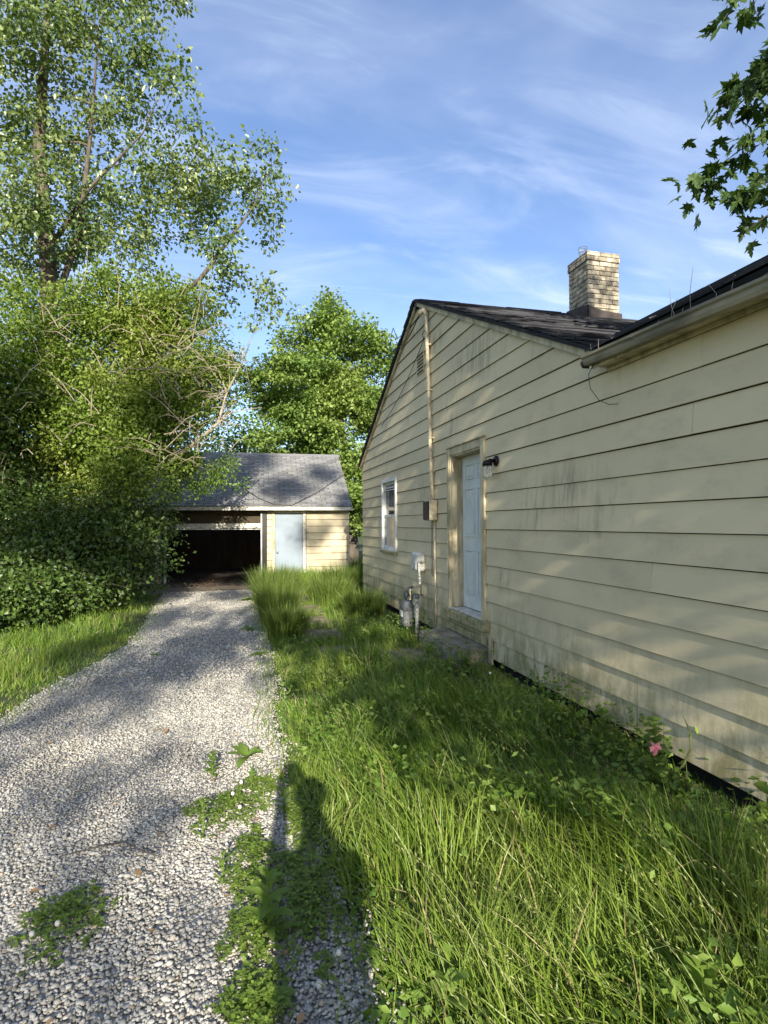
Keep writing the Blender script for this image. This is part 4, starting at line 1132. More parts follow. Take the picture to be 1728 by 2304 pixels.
m_.tube([(-.19, 12.95, 4.55), (-.35, 12.9, 4.95), (-.6, 12.9, 5.35)], [.014, .01, .004], 6)
tb(m_, 'dead_branch', M['twigdead'], SHREM)
m_ = MB()
for i in range(130):
    p = Vector((random.uniform(-4.4, -.2) if i % 2 else random.uniform(-1.9, -.1), random.uniform(12.2, 13.1), random.uniform(2.6, 5.9)))
    d = Vector((random.uniform(-1, 1), random.uniform(-.5, .2), random.uniform(-.3, .8))) * random.uniform(.4, 1.0)
    m_.tube([p, p + d * .5 + Vector((0, 0, .08)), p + d], [.010, .008, .003], 4)
tag(tb(m_, 'bare_twigs', M['barklight'], SHREM), kind='stuff')
BOUGH = [(-.41, 14.35, 2.88, .34), (-.82, 14.45, 2.61, .37), (-.16, 14.45, 3.21, .19), (-1.13, 14.58, 2.94, .37), (.05, 14.4, 2.62, .12), (-1.5, 14.4, 3.2, .5), (-1.0, 14.5, 3.3, .35), (-1.5, 14.3, 2.5, .38)]
tips = blob_points(BOUGH, 170, 1.6, .8)
n = 170 * 24; k = np.repeat(np.arange(170), 24); off = rng.normal(size=(n, 3)) * .1
V, F = leaf_quads(tips[k] + off - np.array(SHREM.location), off + rng.normal(size=(n, 3)) * .05 - np.array([0, 0, .06]), rand_dirs(n, .8), rng.uniform(.06, .10, n), rng.uniform(.03, .05, n))
tag(link('leafy_bough', np_mesh('leafy_bough', V, F, M['bough']), SHREM), kind='stuff', label='brighter leafy bough hanging over the garage roof')
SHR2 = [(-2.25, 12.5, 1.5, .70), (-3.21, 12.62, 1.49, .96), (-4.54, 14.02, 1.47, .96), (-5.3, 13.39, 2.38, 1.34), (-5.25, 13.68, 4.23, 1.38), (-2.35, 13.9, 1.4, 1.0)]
t = tree('shaded_shrub', [(-3.4, 13.4, 0, .07), (-3.3, 13.3, .8, .06), (-3.5, 13.3, 1.8, .04)], SHR2, 800, 62, .21, .09, .055, M['shadedshrub'], M['barklight'], .003, 2.3, 1.0, .2, step=.35, sflat=.8)
tag(t, 'dense shrub below the tall shrub, its shade put into darker leaves', 'shrub')
LOW = [(-3.61, 11.35, .58, .66), (-2.93, 11.55, .52, .58), (-2.3, 11.5, .7, .45), (-4.46, 11.63, .73, .86), (-3.3, 11.9, 1.0, .7), (-5.3, 11.6, .8, .9), (-2.5, 12.6, .5, .5), (-2.5, 13.6, .5, .5), (-3.6, 10.35, .45, .62), (-4.3, 9.8, .5, .70), (-3.1, 10.9, .4, .5), (-5.0, 10.2, .6, .8)]
t = tree('low_bush', [(-3.6, 11.8, 0, .05), (-3.6, 11.8, .5, .04), (-3.6, 11.8, .9, .02)], LOW, 640, 38, .15, .085, .055, M['lowleaf'], M['barklight'], .003, 2.2, 1.0, .3, step=.3)
tag(t, 'low leafy bush spilling onto the grass along the drive', 'bush')

# silver maple: stands out of frame in the front yard, its branch hangs over the eave
SM = (6.9, -6.2)
SHADE = [(1.45, -6.0, 4.15, .5), (1.75, -6.0, 3.2, .3), (1.0, -6.0, 3.75, .28), (.5, -6.0, 4.7, .4), (-.2, -6.0, 5.0, .28), (.9, -6.0, 5.1, .55), (1.7, -6.0, 5.3, .6), (.1, -6.0, 5.8, .55), (2.0, -6.0, 6.3, .6), (.9, -6.0, 6.5, .5), (-1.1, -6.0, 6.2, .35), (1.2, -6.1, 7.2, .32), (1.95, -6.0, 7.6, .5), (1.35, -6.1, 8.4, .36), (1.9, -6.1, 9.3, .45), (1.2, -6.1, 9.9, .3), (1.8, -6.1, 10.8, .5), (1.3, -6.0, 11.9, .45), (3.3, -6.2, 7.2, .9), (4.8, -6.4, 9.2, 1.3), (7.4, -6.4, 9.8, 1.4), (3.6, -6, 11.6, 1.0)]
t = tree('silver_maple', [(6.9, -6.2, 0, .40), (6.85, -6.2, 3, .34), (6.4, -6.2, 6.5, .24), (5.8, -6.2, 10, .14), (5.6, -5.8, 13, .05)], SHADE, 470, 44, .26, .15, .13, M['silver'], M['bark'], .008, 2.0, 1.0, .3,
         limbs=([(6.7, -6.2, 4.5, .16), (7.2, -3, 7.2, .12), (6.2, .5, 7.0, .08), (5.2, 2.6, 6.0, .045), (4.6, 3.6, 5.55, .02)],))
tag(t, 'silver maple whose lobed leaves hang over the house eave', 'tree')
SMR = t
def maple_leaf_mesh(seed):
    rr = random.Random(seed)
    half = [(0, 0), (.10, -.02), (.30, -.10), (.22, .05), (.50, .12), (.34, .20), (.62, .46), (.36, .40), (.30, .36), (.16, .42), (.26, .64), (.13, .66), (.16, .80), (.0, 1.05)]
    pts = [(x * (1 + rr.uniform(-.12, .12)), y * (1 + rr.uniform(-.06, .06))) for x, y in half]
    out = pts + [(-x * (1 + rr.uniform(-.12, .12)), y) for x, y in half[-2:0:-1]]
    cu, cv = rr.uniform(.1, .5), rr.uniform(.0, .5)
    v = [(0, .38, .05)] + [(x, y, .08 - cu * x * x - cv * max(0, y - .3) ** 2 + rr.uniform(-.05, .05)) for x, y in out]
    v += [(0, -.35, .02), (.012, -.35, .02)]
    nn = len(out)
    f = [(0, 1 + i, 1 + (i + 1) % nn) for i in range(nn)] + [(1, nn + 1, nn + 2)]
    me = bpy.data.meshes.new('leaf'); me.from_pydata(v, [], f); me.materials.append(M['silver']); me.update()
    return me
MLM = [maple_leaf_mesh(i) for i in range(14)]
BR = [[(5.16, 3.0, 6.1), (4.61, 3.55, 5.75), (4.21, 3.85, 5.45), (4.00, 3.98, 5.22)],
      [(5.26, 2.8, 5.6), (4.66, 3.5, 5.2), (4.16, 4.0, 4.85), (3.88, 4.25, 4.62)],
      [(5.01, 3.2, 5.85), (4.46, 3.6, 5.55), (4.11, 3.95, 5.2)],
      [(5.36, 2.7, 5.2), (4.76, 3.4, 4.85), (4.36, 3.85, 4.60), (4.21, 4.0, 4.50)],
      [(5.16, 3.0, 4.95), (4.61, 3.55, 4.40), (4.36, 3.85, 4.28), (4.24, 4.0, 4.18)],
      [(4.81, 3.0, 6.9), (4.46, 3.5, 6.55), (4.21, 3.9, 6.25), (4.11, 4.05, 6.05)],
      [(4.86, 2.9, 6.5), (4.46, 3.35, 6.35), (4.21, 3.6, 6.25)]]
NL = [66, 84, 50, 50, 18, 26, 4]
for b_, nl in zip(BR, NL):
    bo = tb(MB().tube([(5.2, 2.6, 6.0)] + b_, [.018] + [.011, .008, .005, .003][:len(b_)], 6), 'bough', M['bark'], SMR)
    for i in range(nl):
        s = (.15 + .83 * random.random()) * (len(b_) - 1); k = min(int(s), len(b_) - 2); u = s - k
        p = Vector(b_[k]).lerp(Vector(b_[k + 1]), u) + Vector((random.gauss(0, .085), random.gauss(0, .085), random.gauss(-.04, .08)))
        o = link('leaf', random.choice(MLM), bo, loc=p - Vector(SMR.location), rot=(random.gauss(-.75, .45), random.gauss(0, .5), random.uniform(0, 6.28)), scale=random.uniform(.095, .175))
# the further leaves behind them, past the 300 that show largest
_vs = []; _fs = []; _o = 0
for i in range(260):
    b_ = BR[random.choice((0, 0, 1, 1, 1, 2, 2, 3, 3, 5))]
    s = random.random() * (len(b_) - 1.15); k = min(int(s), len(b_) - 2); u = s - k
    p = Vector(b_[k]).lerp(Vector(b_[k + 1]), u) + Vector((random.gauss(.04, .13), random.gauss(0, .13), random.gauss(-.05, .13)))
    me = random.choice(MLM); sc_ = random.uniform(.09, .16)
    mt = Matrix.Translation(p - Vector(SMR.location)) @ Matrix.Rotation(random.uniform(0, 6.28), 4, 'Z') @ Matrix.Rotation(random.gauss(0, .5), 4, 'Y') @ Matrix.Rotation(random.gauss(-.75, .45), 4, 'X') @ Matrix.Scale(sc_, 4)
    _vs += [tuple(mt @ v.co) for v in me.vertices]; _fs += [tuple(q + _o for q in f.vertices) for f in me.polygons]; _o = len(_vs)
me = bpy.data.meshes.new('further_leaves'); me.from_pydata(_vs, [], _fs); me.materials.append(M['silver']); me.update()
tag(link('further_leaves', me, SMR), kind='stuff')
# street tree further back, gives the broad soft dapples on the drive
t = tree('street_tree', [(-8.6, -17, 0, .34), (-8.5, -17, 4, .28), (-8.2, -17, 9, .20), (-7.0, -17, 14, .12), (-6.5, -17, 19, .05)], [(-3.35, -17, 9.6, .48), (-1.75, -17, 9.8, .28), (-2.75, -17, 10.5, .5), (-4.1, -17, 10.7, .35), (-2.2, -17, 11.5, .33), (-3.7, -17, 11.8, .5), (-4.6, -17, 12.9, .45), (-2.9, -17, 12.9, .35), (-3.2, -17, 8.1, .4), (-2.65, -17, 8.75, .33), (-4.0, -17, 8.9, .38), (-2.4, -17, 7.9, .2), (-5.6, -17, 13.7, .9), (-4.7, -17, 14.7, .6), (-6.6, -17, 13.4, .55), (-3.1, -17, 14.6, .6), (-4.2, -17, 16.5, .7), (-1.7, -17, 17.2, .55), (-2.7, -17, 18.7, .6), (-.3, -17, 18.2, .55), (-1.0, -17, 15.6, .45), (.5, -17, 16.3, .55), (-7.4, -17, 16.5, 1.0)], 330, 42, .24, .16, .14, M['maple'], M['bark'], .007, 2.0, 1.0, .3)
tag(t, 'street tree behind the photographer, its shadow dappling the gravel', 'tree')

# ------------------------------------------------------------------ grass
def in_slab(x, y, m=.0):
    r = np.zeros(len(x), bool)
    for a, b, c, d in SLABR: r |= (x > a + .08) & (x < b - .08) & (y > c + .1) & (y < d - .1) & (rng.random(len(x)) < .93)
    r |= (x > 2.42) & (y > 6.2) & (y < 7.62)
    return r
def field(n, x0, x1, y0, y1):
    return rng.uniform(x0, x1, n), rng.uniform(y0, y1, n)
parts = []
def add_grass(n, x0, x1, y0, y1, h0, h1, w, leanm, az, azs, dens=None, hmap=None, swirl=0.0):
    x, y = field(n, x0, x1, y0, y1)
    keep = ~in_slab(x, y) & ((x > drive_r(y) + .02) | (x < drive_l(y) - .02))
    if dens is not None: keep &= rng.random(n) < dens(x, y)
    x, y = x[keep], y[keep]; m = len(x)
    h = rng.uniform(h0, h1, m)
    if hmap is not None: h *= hmap(x, y)
    h *= (.55 + .9 * vnoise(x, y, .7))
    e = np.minimum(np.abs(x - drive_r(y)), np.abs(x - drive_l(y)))
    h *= np.clip(.25 + e * 1.1, .25, 1) * np.clip(.25 + (2.85 - x) * .75, .25, 1) * np.clip(.3 + np.hypot(x - 2.5, y - 3.15) * 1.5, .3, 1)
    sl = np.full(m, 9.0)
    for a, b, c, d in SLABR: sl = np.minimum(sl, np.maximum(np.maximum(a - x, x - b), np.maximum(c - y, y - d)))
    h *= np.clip(.55 + sl * 2, .55, 1)
    P = np.stack([x, y, np.zeros(m)], 1)
    parts.append(blades(P, h, w * rng.uniform(.6, 1.4, m), np.clip(rng.normal(leanm, .28, m) + .5 * (vnoise(x + 3, y, .5) - .5), .02, 1.25), rng.normal(az, azs, m) + swirl * (vnoise(x, y + 9, .55) - .5)))
clump = lambda s, lo: (lambda x, y: np.clip(lo + 1.5 * (vnoise(x, y, s) - .3), .05, 1))
# unmown grass in the side yard
add_grass(22000, .3, 2.9, .7, 4.6, .22, .50, .0065, .72, 2.2, .75, clump(.3, .25), None, 5.0)
add_grass(18000, .3, 2.9, .7, 4.6, .06, .22, .0075, .9, 2.2, 2.5, None, None, 4)
add_grass(22000, .35, 2.85, 4.4, 8.4, .14, .38, .008, .55, 2.2, .9, clump(.4, .45), None, 3)
add_grass(13000, .4, 2.85, 8.2, 16.5, .12, .30, .010, .4, 2.0, 1.5, clump(.5, .4))
add_grass(9000, 2.9, 5.0, 13.2, 21, .3, .6, .012, .3, 2.0, 1.6)
add_grass(9000, 1.2, 3.3, 13.8, 16.6, .35, .65, .011, .3, 1.8, 1.5)
# verge between the drive and the shrubs, shorter
add_grass(26000, -4.2, -1.5, 3.6, 9.6, .06, .20, .007, .6, 1.2, 2.0, clump(.45, .5))
add_grass(9000, -3.4, -1.5, 9.2, 16.5, .08, .24, .010, .6, 1.2, 2.0, clump(.5, .4))
add_grass(6000, -12, -4, 4, 11, .08, .2, .014, .5, 1, 2)
add_grass(6000, -5, 9, 21, 32, .12, .35, .025, .4, 1, 2)
add_grass(3000, .3, 2.85, -2, .9, .15, .35, .008, .5, 2.2, 1.0)
# sparse blades and sprigs straying onto the gravel edge
n = 2600; y = rng.uniform(1.2, 13.5, n); sd_ = rng.random(n) < .6
x = np.where(sd_, drive_r(y) - np.abs(rng.normal(0, .10, n)), drive_l(y) + np.abs(rng.normal(0, .13, n)))
parts.append(blades(np.stack([x, y, np.zeros(n)], 1), rng.uniform(.03, .13, n), rng.uniform(.004, .008, n), np.clip(rng.normal(.6, .3, n), .05, 1.2), rng.uniform(0, 6.28, n)))
V, F = cat_mesh(parts)
tag(link('grass', np_mesh('grass', V, F, M['grass'])), 'long unmown grass filling the side yard and drive verge', 'grass', kind='stuff')
# broad-leaved undergrowth between the blades
n = 19000
x, y = rng.uniform(.45, 2.85, n), rng.uniform(.9, 8.5, n)
k_ = (rng.random(n) < np.clip(1.8 * (vnoise(x * 1.3, y * 1.3, .6) - .35), 0.02, 1)) & ~in_slab(x, y); x, y = x[k_], y[k_]; n = len(x)
P = np.stack([x, y, rng.uniform(.04, .34, n) * np.clip((x - drive_r(y)) * 2.5, .2, 1)], 1)
ax = rand_dirs(n); ax[:, 2] = ax[:, 2] * .4 + .1
V, F = leaf_quads(P, ax, rand_dirs(n, 1.6), rng.uniform(.025, .065, n), rng.uniform(.016, .038, n), .12)
tag(link('undergrowth', np_mesh('undergrowth', V, F, M['weed'])), 'small broad-leaved weeds growing low through the yard grass', 'weeds', kind='stuff')
# stalks with seed heads
n = 560
x, y = rng.uniform(.75, 2.75, n), rng.uniform(1.1, 5.8, n)
k_ = rng.random(n) < np.clip(.25 + 1.4 * (vnoise(x + 7, y, .8) - .3), 0, 1); x, y = x[k_], y[k_]; n = len(x)
h = rng.uniform(.38, .72, n); az = rng.normal(2.5, .45, n); ln = np.clip(rng.normal(.62, .22, n), .1, 1.1)
P = np.stack([x, y, np.zeros(n)], 1)
V1, F1 = blades(P, h, np.full(n, .0032), ln, az)
sp = []
lv = np.stack([np.cos(az), np.sin(az), np.zeros(n)], 1)
for q in range(9):
    t_ = .74 + q * .032
    c = P + np.array([0, 0, 1.]) * (h * t_ * (1 - .38 * ln * t_))[:, None] + lv * (h * ln * t_ ** 1.7)[:, None]
    axx = lv * ln[:, None] + np.array([0, 0, .6]) + rng.normal(size=(n, 3)) * .28
    sp.append(leaf_quads(c, axx, rand_dirs(n), np.full(n, .020), np.full(n, .0045)))
V, F = cat_mesh([(V1, F1)] + sp)
tag(link('seed_grass', np_mesh('seed_grass', V, F, M['seed'])), 'pale seed-headed grass stalks leaning over the side yard', 'grass', kind='stuff')

def tuft(name, x, y, n, rad, h0, h1, label, cat='grass tuft', mat='grassdark', w=.013):
    root = tag(empty(name, (x, y, 0)), label, cat, 'tall grass tufts')
    a = rng.uniform(0, 6.28, n); r_ = rad * np.sqrt(rng.random(n))
    P = np.stack([r_ * np.cos(a), r_ * np.sin(a), np.zeros(n)], 1)
    V, F = blades(P, rng.uniform(h0, h1, n), w * rng.uniform(.6, 1.3, n), np.clip(rng.normal(.32, .2, n), .02, .9), a + rng.normal(0, .5, n))
    tag(link('blades', np_mesh('blades', V, F, M[mat]), root), kind='stuff')
    return root
tuft('grass_tuft', .72, 12.6, 1100, .34, .55, .95, 'tallest clump of grass at the far end of the drive edge')
tuft('grass_tuft', .78, 11.2, 1000, .30, .50, .85, 'tall grass clump beside the middle of the walk slabs')
tuft('grass_tuft', .70, 9.9, 900, .28, .45, .78, 'tall grass clump midway along the gravel edge')
tuft('grass_tuft', .72, 8.6, 700, .26, .35, .62, 'grass clump at the gravel edge level with the gas meter')
tuft('grass_tuft', 1.0, 13.9, 900, .35, .5, .85, 'tall grass clump hiding the foot of the garage side door')
tuft('grass_tuft', 2.6, 14.2, 1100, .45, .5, .85, 'tall grass clump against the beige garage boards')
tuft('grass_tuft', 1.9, 12.0, 1000, .40, .4, .75, 'tall grass clump between walk and far house corner')
tuft('grass_tuft', 2.25, 10.4, 900, .38, .35, .6, 'grass clump below the white house window')
tuft('grass_tuft', 3.9, 17.4, 900, .45, .5, .9, 'tall grass clump in the gap between garage and house')

# ------------------------------------------------------------------ weeds
def clover(name, x, y, rx, ry, n, label):
    a = rng.uniform(0, 6.28, n); q = rng.random(n) ** .62 * (.45 + 1.0 * vnoise(x * 9 + np.cos(a) * 3, y * 9 + np.sin(a) * 3, .8))
    P = np.stack([x + rx * q * np.cos(a), y + ry * q * np.sin(a), .02 + rng.uniform(.005, .06, n) * (1.2 - q)], 1)
    Vs = []
    b0 = rng.uniform(0, 6.28, n)
    for k in range(3):
        b_ = b0 + k * 2.094
        ax = np.stack([np.cos(b_), np.sin(b_), rng.normal(.15, .2, n)], 1)
        Vs.append(leaf_quads(P, ax, np.tile([[0, 0, 1.]], (n, 1)) + rng.normal(size=(n, 3)) * .25, rng.uniform(.009, .026, n), rng.uniform(.008, .02, n), .1))
    V, F = cat_mesh(Vs)
    tag(link(name, np_mesh(name, V, F, M['clover'])), label, 'clover', kind='stuff')
PL = ['dark clover patch alone in the gravel', 'round clover patch with white seed heads on the gravel', 'small clover patch just above the round one', 'narrow clover strip beside the photographer shadow', 'broad clover strip with taller weeds', 'lowest clover strip nearest the camera', 'shaded clover strip inside the photographer shadow', 'shaded clover edging the tall grass']
for (x, y, rx, ry), lab in zip(PATCH, PL):
    clover('clover_patch', x, y, rx * .95, ry * .95, int(7200 * rx * ry) + 40, lab)

def weed(name, x, y, n, L, W, elev, h, label, mat='weed', stem=0.0, cat='weed'):
    root = tag(empty(name, (x, y, 0.01)), label, cat)
    if stem: MB().tube([(0, 0, 0), (.005, .004, stem * .5), (0, .01, stem)], [.005, .004, .002], 6).build('stem', M[mat], root)
    for i in range(n):
        a = i * 2.4 + random.uniform(-.2, .2); l = L * random.uniform(.75, 1.2); w = W * random.uniform(.8, 1.2)
        z0 = stem * (i / max(1, n - 1)) * .95 if stem else .005
        l *= 1 - .45 * (z0 / stem if stem else 0)
        e = elev + random.uniform(-.2, .2) + (.35 * z0 / stem if stem else 0)
        vs = []; K = 5
        for k in range(K + 1):
            s = k / K; r_ = l * s; zz = z0 + l * math.sin(e) * s - .55 * l * s * s * math.cos(e) * .8
            hw = w * .5 * (math.sin(math.pi * min(1, s * .92 + .08)) ** .7) * (1 + .12 * (-1) ** k)
            for sg in (-1, 0, 1):
                vs.append((math.cos(a) * r_ * math.cos(e) - math.sin(a) * hw * sg, math.sin(a) * r_ * math.cos(e) + math.cos(a) * hw * sg, zz + abs(sg) * hw * .25))
        fs = []
        for k in range(K):
            for c in (0, 1):
                fs.append((k * 3 + c, k * 3 + c + 1, (k + 1) * 3 + c + 1, (k + 1) * 3 + c))
        MB().add(vs, fs).build('leaf', M[mat], root, True)
    return root
weed('dock_weed', .08, 4.27, 8, .19, .055, .55, 0, 'lone broad-leaved rosette weed at the top of the bare gravel')
weed('feathery_weed', -.15, 4.03, 22, .10, .022, .5, 0, 'dark bushy weed standing left of the lone rosette', stem=.16)
weed('thistle_weed', -.17, 3.25, 16, .10, .018, .5, 0, 'upright spiky weed in front of the round clover patch', stem=.20)
weed('mullein_weed', .13, 2.42, 16, .16, .042, .55, 0, 'tallest pale broad-leaved weed in the clover strip', stem=.26)
weed('spiky_weed', -.06, 2.82, 14, .09, .016, .6, 0, 'thin upright weed at the left edge of the clover strip', stem=.15)
weed('plantain_weed', .10, 2.08, 9, .11, .06, .35, 0, 'pale round-leaved weed at the near end of the clover strip')
weed('upright_weed', .27, 3.42, 16, .10, .02, .55, 0, 'narrow-leaved weed at the edge of the photographer shadow', stem=.22)
weed('tall_weed', .10, 3.85, 16, .07, .016, .6, 0, 'small leafy weed behind the round clover patch', stem=.10)
weed('mat_weed', .20, 9.4, 16, .20, .04, .5, 0, 'leafy weed spreading on the gravel edge below the tall grass')
weed('mat_weed', .28, 7.6, 18, .14, .03, .4, 0, 'flat weed on the gravel edge nearer than the spreading one')
weed('mat_weed', .26, 13.0, 16, .24, .05, .5, 0, 'weed on the gravel in front of the garage mouth')
weed('mat_weed', -1.0, 7.9, 9, .07, .03, .5, 0, 'tiny dark weed alone in the middle of the drive')
weed('burdock', 1.30, 3.05, 7, .24, .11, .95, 0, 'big pale dock leaves standing up in the middle of the grass', stem=.12)
weed('burdock', 2.66, 2.42, 7, .19, .12, .6, 0, 'bright yellow-green broad leaves at the right picture edge', stem=.28)
weed('burdock', 1.5, 1.62, 8, .20, .09, .8, 0, 'broad leaves low in the nearest grass', stem=.2)
weed('burdock', .72, 1.9, 6, .15, .06, .6, 0, 'broad leaves at the grass edge by the photographer shadow', stem=.1)
weed('wall_weed', 2.62, 3.75, 18, .13, .07, .5, 0, 'leafy weed against the siding left of the pink-leaved plant', stem=.30)
weed('wall_weed', 2.5, 6.05, 22, .14, .06, .4, 0, 'dark weed clump at the foot of the concrete step', stem=.16)
weed('wall_weed', 2.28, 6.7, 20, .16, .05, .5, 0, 'leafy weed growing against the front of the concrete step', stem=.18)
weed('wall_weed', 2.05, 9.2, 30, .16, .06, .4, 0, 'bright leafy weed beside the gas meter', stem=.28)
weed('wall_weed', 2.3, 11.6, 34, .18, .06, .4, 0, 'leafy weed clump near the far corner of the house', stem=.35)
weed('wall_weed', 1.35, 5.25, 40, .07, .028, .4, 0, 'small-leaved upright weed in the middle of the yard grass', stem=.50)
pk = weed('pink_leaved_plant', 2.60, 3.18, 26, .13, .085, .35, 0, 'leafy seedling with one pink leaf cluster against the siding', stem=.42, cat='plant')
for i in range(7):
    a = i * .898 + .2; l_ = .052 + .012 * (i % 3); w_ = .020
    vs = [(0, 0, 0), (l_ * .35, w_, .010), (l_ * .75, w_ * .8, .004), (l_, 0, -.010), (l_ * .75, -w_ * .8, .004), (l_ * .35, -w_, .010), (l_ * .5, 0, -.004)]
    MB().add(vs, [(0, 1, 6), (1, 2, 6), (2, 3, 6), (3, 4, 6), (4, 5, 6), (5, 0, 6)]).build('pink_leaf', M['pinkleaf'], pk, loc=(-.10, -.13, .27 + .004 * i), rot=(R(78) if i % 2 else R(30), R(14 * (i % 3 - 1)), R(-25)), scale=.72).data.transform(Matrix.Rotation(a, 4, 'Z'))
c_ = tag(empty('pale_stalk', (2.62, 3.02, 0)), 'single pale curved stalk arching in front of the siding', 'stalk')
MB().tube([(0, .02, .12), (.04, -.02, .2), (.065, -.05, .3), (.06, -.055, .4), (.03, -.03, .50)], [.006, .007, .007, .006, .003], 6).build('stalk_stem', M['seed'], c_, True)
for i, (x, y, h, lab) in enumerate(((.03, 3.72, .07, 'dandelion seed head highest on the round clover patch'), (-.02, 3.6, .06, 'dandelion seed head in the middle of the round clover patch'), (.02, 3.42, .06, 'dandelion seed head low on the round clover patch'),
                                  (-.78, 2.58, .06, 'first dandelion seed head on the dark lone clover patch'), (-.70, 2.62, .06, 'second dandelion seed head on the dark lone clover patch'), (.37, 2.16, .07, 'dandelion seed head inside the photographer shadow'),
                                  (2.18, 4.75, .34, 'dandelion seed head tall in the grass near the wall'))):
    d = tag(empty('dandelion', (x, y, 0)), lab, 'dandelion', 'dandelion seed heads')
    MB().tube([(0, 0, 0), (.004, 0, h)], .002, 5).build('stem', M['weed'], d)
    MB().lathe([(.002, -.011), (.008, -.008), (.011, 0), (.008, .008), (.002, .011)], (.004, 0, h + .012), 10).build('seed_head', M['puff'], d, True)
# dark dry stems against the siding
for i in range(16):
    y = random.uniform(3.0, 6.0); x = 2.72 + random.uniform(-.14, .06); h = random.uniform(.3, .62)
    d = tag(empty('dry_stalk', (x, y, 0)), 'thin dark weed stalk standing up against the lower siding', 'stalk', 'thin stalks along the siding')
    lx, ly = random.uniform(-.08, .05), random.uniform(-.12, .12)
    MB().tube([(0, 0, 0), (lx * .4, ly * .4, h * .5), (lx, ly, h)], [.003, .0025, .0012], 5).build('stalk_stem', M['grassdark'], d)
# fallen leaves and twig on the gravel
lm = []
for i in range(4):
    rr = random.Random(40 + i)
    vs = [(0, 0, 0), (.018, .012, .006), (.022, .03, .004), (0, .055, .003), (-.02, .03, .008), (-.016, .012, .006)]
    vs = [(x * rr.uniform(.7, 1.2), y * rr.uniform(.8, 1.1), z + rr.uniform(0, .008)) for x, y, z in vs]
    me = bpy.data.meshes.new('fallen_leaf'); me.from_pydata(vs, [], [(0, 1, 2), (0, 2, 3), (0, 3, 4), (0, 4, 5)]); me.materials.append(M['brownleaf']); lm.append(me)
FL = [(-.25, 1.75), (-.32, 2.55), (-.05, 2.70), (-.6, 2.15), (-.9, 2.95), (-.45, 2.95), (-.72, 1.72), (-1.2, 4.6), (-1.35, 4.9), (-.62, 5.0), (-.55, 4.9), (-.75, 5.3), (-.35, 4.35), (.1, 3.35), (.18, 2.3), (.2, 1.95), (-.15, 3.9), (-1.0, 6.2), (-.3, 6.1), (-.1, 5.5), (-.95, 3.55), (.27, 3.9), (-.4, 3.3), (-.2, 2.25)]
for x, y in FL:
    o = link('fallen_leaf', random.choice(lm), loc=(x, y, .028), rot=(random.uniform(-.3, .3), random.uniform(-.3, .3), random.uniform(0, 6.28)), scale=random.uniform(.5, 1.0))
    tag(o, 'small dry brown leaf lying on the gravel', 'leaf', 'fallen leaves on the gravel')
tw = tag(empty('fallen_twig', (-.6, 3.2, .03)), 'bent dead twig lying on the gravel', 'twig')
MB().tube([(-.25, .02, .0), (-.08, .05, .008), (.05, .05, .014), (.16, -.06, .008), (.24, -.11, .0)], [.002, .0035, .0045, .004, .002], 6).build('twig_stem', M['bark'], tw, True)

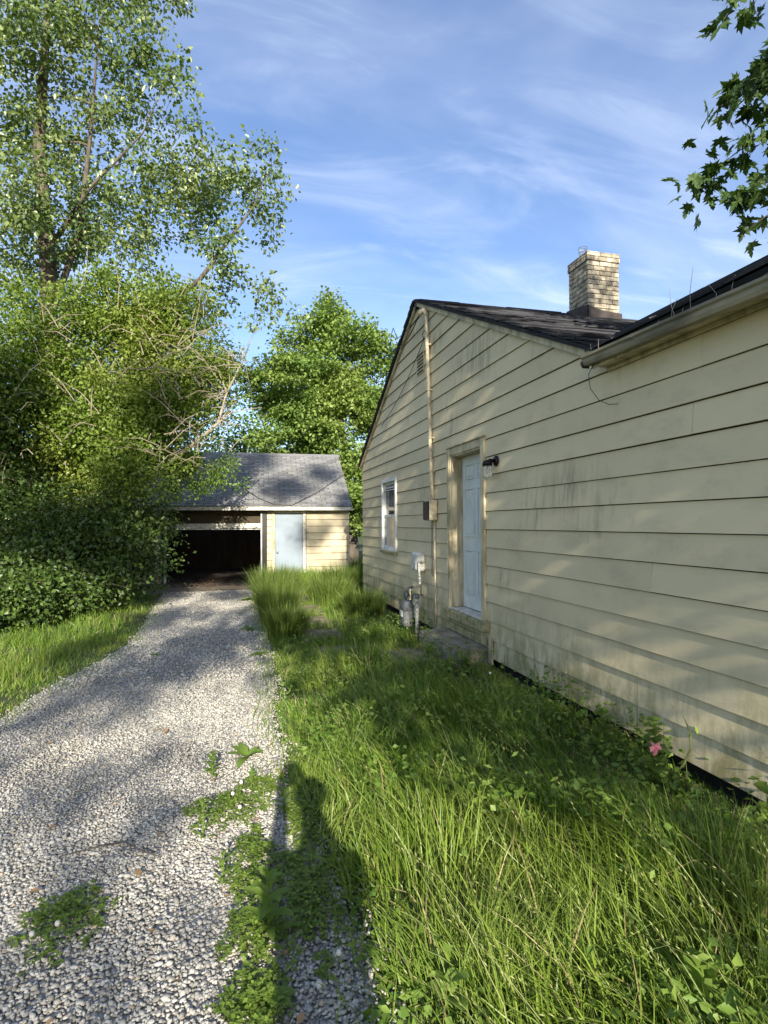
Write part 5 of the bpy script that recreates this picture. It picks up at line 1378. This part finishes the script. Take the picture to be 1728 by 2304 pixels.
# ------------------------------------------------------------------ photographer (behind the camera, casts the long shadow)
def person():
    root = tag(empty('person', (0.07, -.52, 0)), 'person standing on the drive, both hands raising a phone, long shadow ahead', 'person')
    J = {'pel': (0, 0, .95, .18, .13), 'waist': (0, 0, 1.08, .165, .12), 'chest': (0, 0, 1.28, .185, .125), 'neckb': (0, .0, 1.45, .09, .075), 'neck': (0, .01, 1.52, .055, .055), 'hd0': (0, .03, 1.60, .07, .085), 'hd1': (0, .03, 1.69, .078, .095), 'hd2': (0, .02, 1.77, .05, .06)}
    E = [('pel', 'waist'), ('waist', 'chest'), ('chest', 'neckb'), ('neckb', 'neck'), ('neck', 'hd0'), ('hd0', 'hd1'), ('hd1', 'hd2')]
    J['nose'] = (0, .13, 1.655, .016, .016); E.append(('hd0', 'nose'))
    for s, n in ((-1, 'l'), (1, 'r')):
        J.update({n + 'sh': (s * .18, 0, 1.42, .08, .075), n + 'el': (s * .175, .20, 1.20, .062, .06), n + 'wr': (s * .085 - .05, .40, 1.50, .045, .04), n + 'pm': (s * .075 - .07, .455, 1.60, .034, .018),
                  n + 'hip': (s * .09, 0, .88, .11, .11), n + 'kn': (s * .085, .02, .50, .085, .08), n + 'an': (s * .085, -.02, .09, .055, .055), n + 'to': (s * .10, .15, .035, .04, .03)})
        E += [('chest', n + 'sh'), (n + 'sh', n + 'el'), (n + 'el', n + 'wr'), (n + 'wr', n + 'pm'), ('pel', n + 'hip'), (n + 'hip', n + 'kn'), (n + 'kn', n + 'an'), (n + 'an', n + 'to')]
        for k in range(4):
            J[n + 'f%d' % k] = (s * (.065 - .004 * k) - .07, .478 - .003 * k, 1.645 + .018 * k, .009, .009); J[n + 'g%d' % k] = (s * (.045 - .003 * k) - .07, .492, 1.655 + .018 * k, .008, .008)
            E += [(n + 'pm', n + 'f%d' % k), (n + 'f%d' % k, n + 'g%d' % k)]
        J[n + 'th'] = (s * .05 - .07, .44, 1.635, .010, .010); J[n + 'ti'] = (s * .03 - .07, .455, 1.665, .009, .009); E += [(n + 'pm', n + 'th'), (n + 'th', n + 'ti')]
    ks = list(J)
    me = bpy.data.meshes.new('body'); me.from_pydata([J[k][:3] for k in ks], [(ks.index(a), ks.index(b)) for a, b in E], [])
    me.materials.append(M['cloth'])
    o = link('body', me, root)
    sk = o.modifiers.new('skin', 'SKIN')
    for i, k in enumerate(ks):
        me.skin_vertices[0].data[i].radius = J[k][3:5]
        me.skin_vertices[0].data[i].use_root = (k == 'pel')
    sb = o.modifiers.new('sub', 'SUBSURF'); sb.levels = 1; sb.render_levels = 1
    hv = MB().lathe([(.0, 0), (.085, .0), (.098, .03), (.094, .08), (.06, .12), (.0, .135)], (0, .012, 1.675), 14).build('hair', M['hair'], root, True)
    ph = tag(empty('phone', (0, -.05, 1.66)), 'dark phone held upright in the photographer hands', 'phone')
    MB().box(-.037, .037, -.005, .005, -.075, .075, .004).build('phone_body', M['black'], ph)
person()
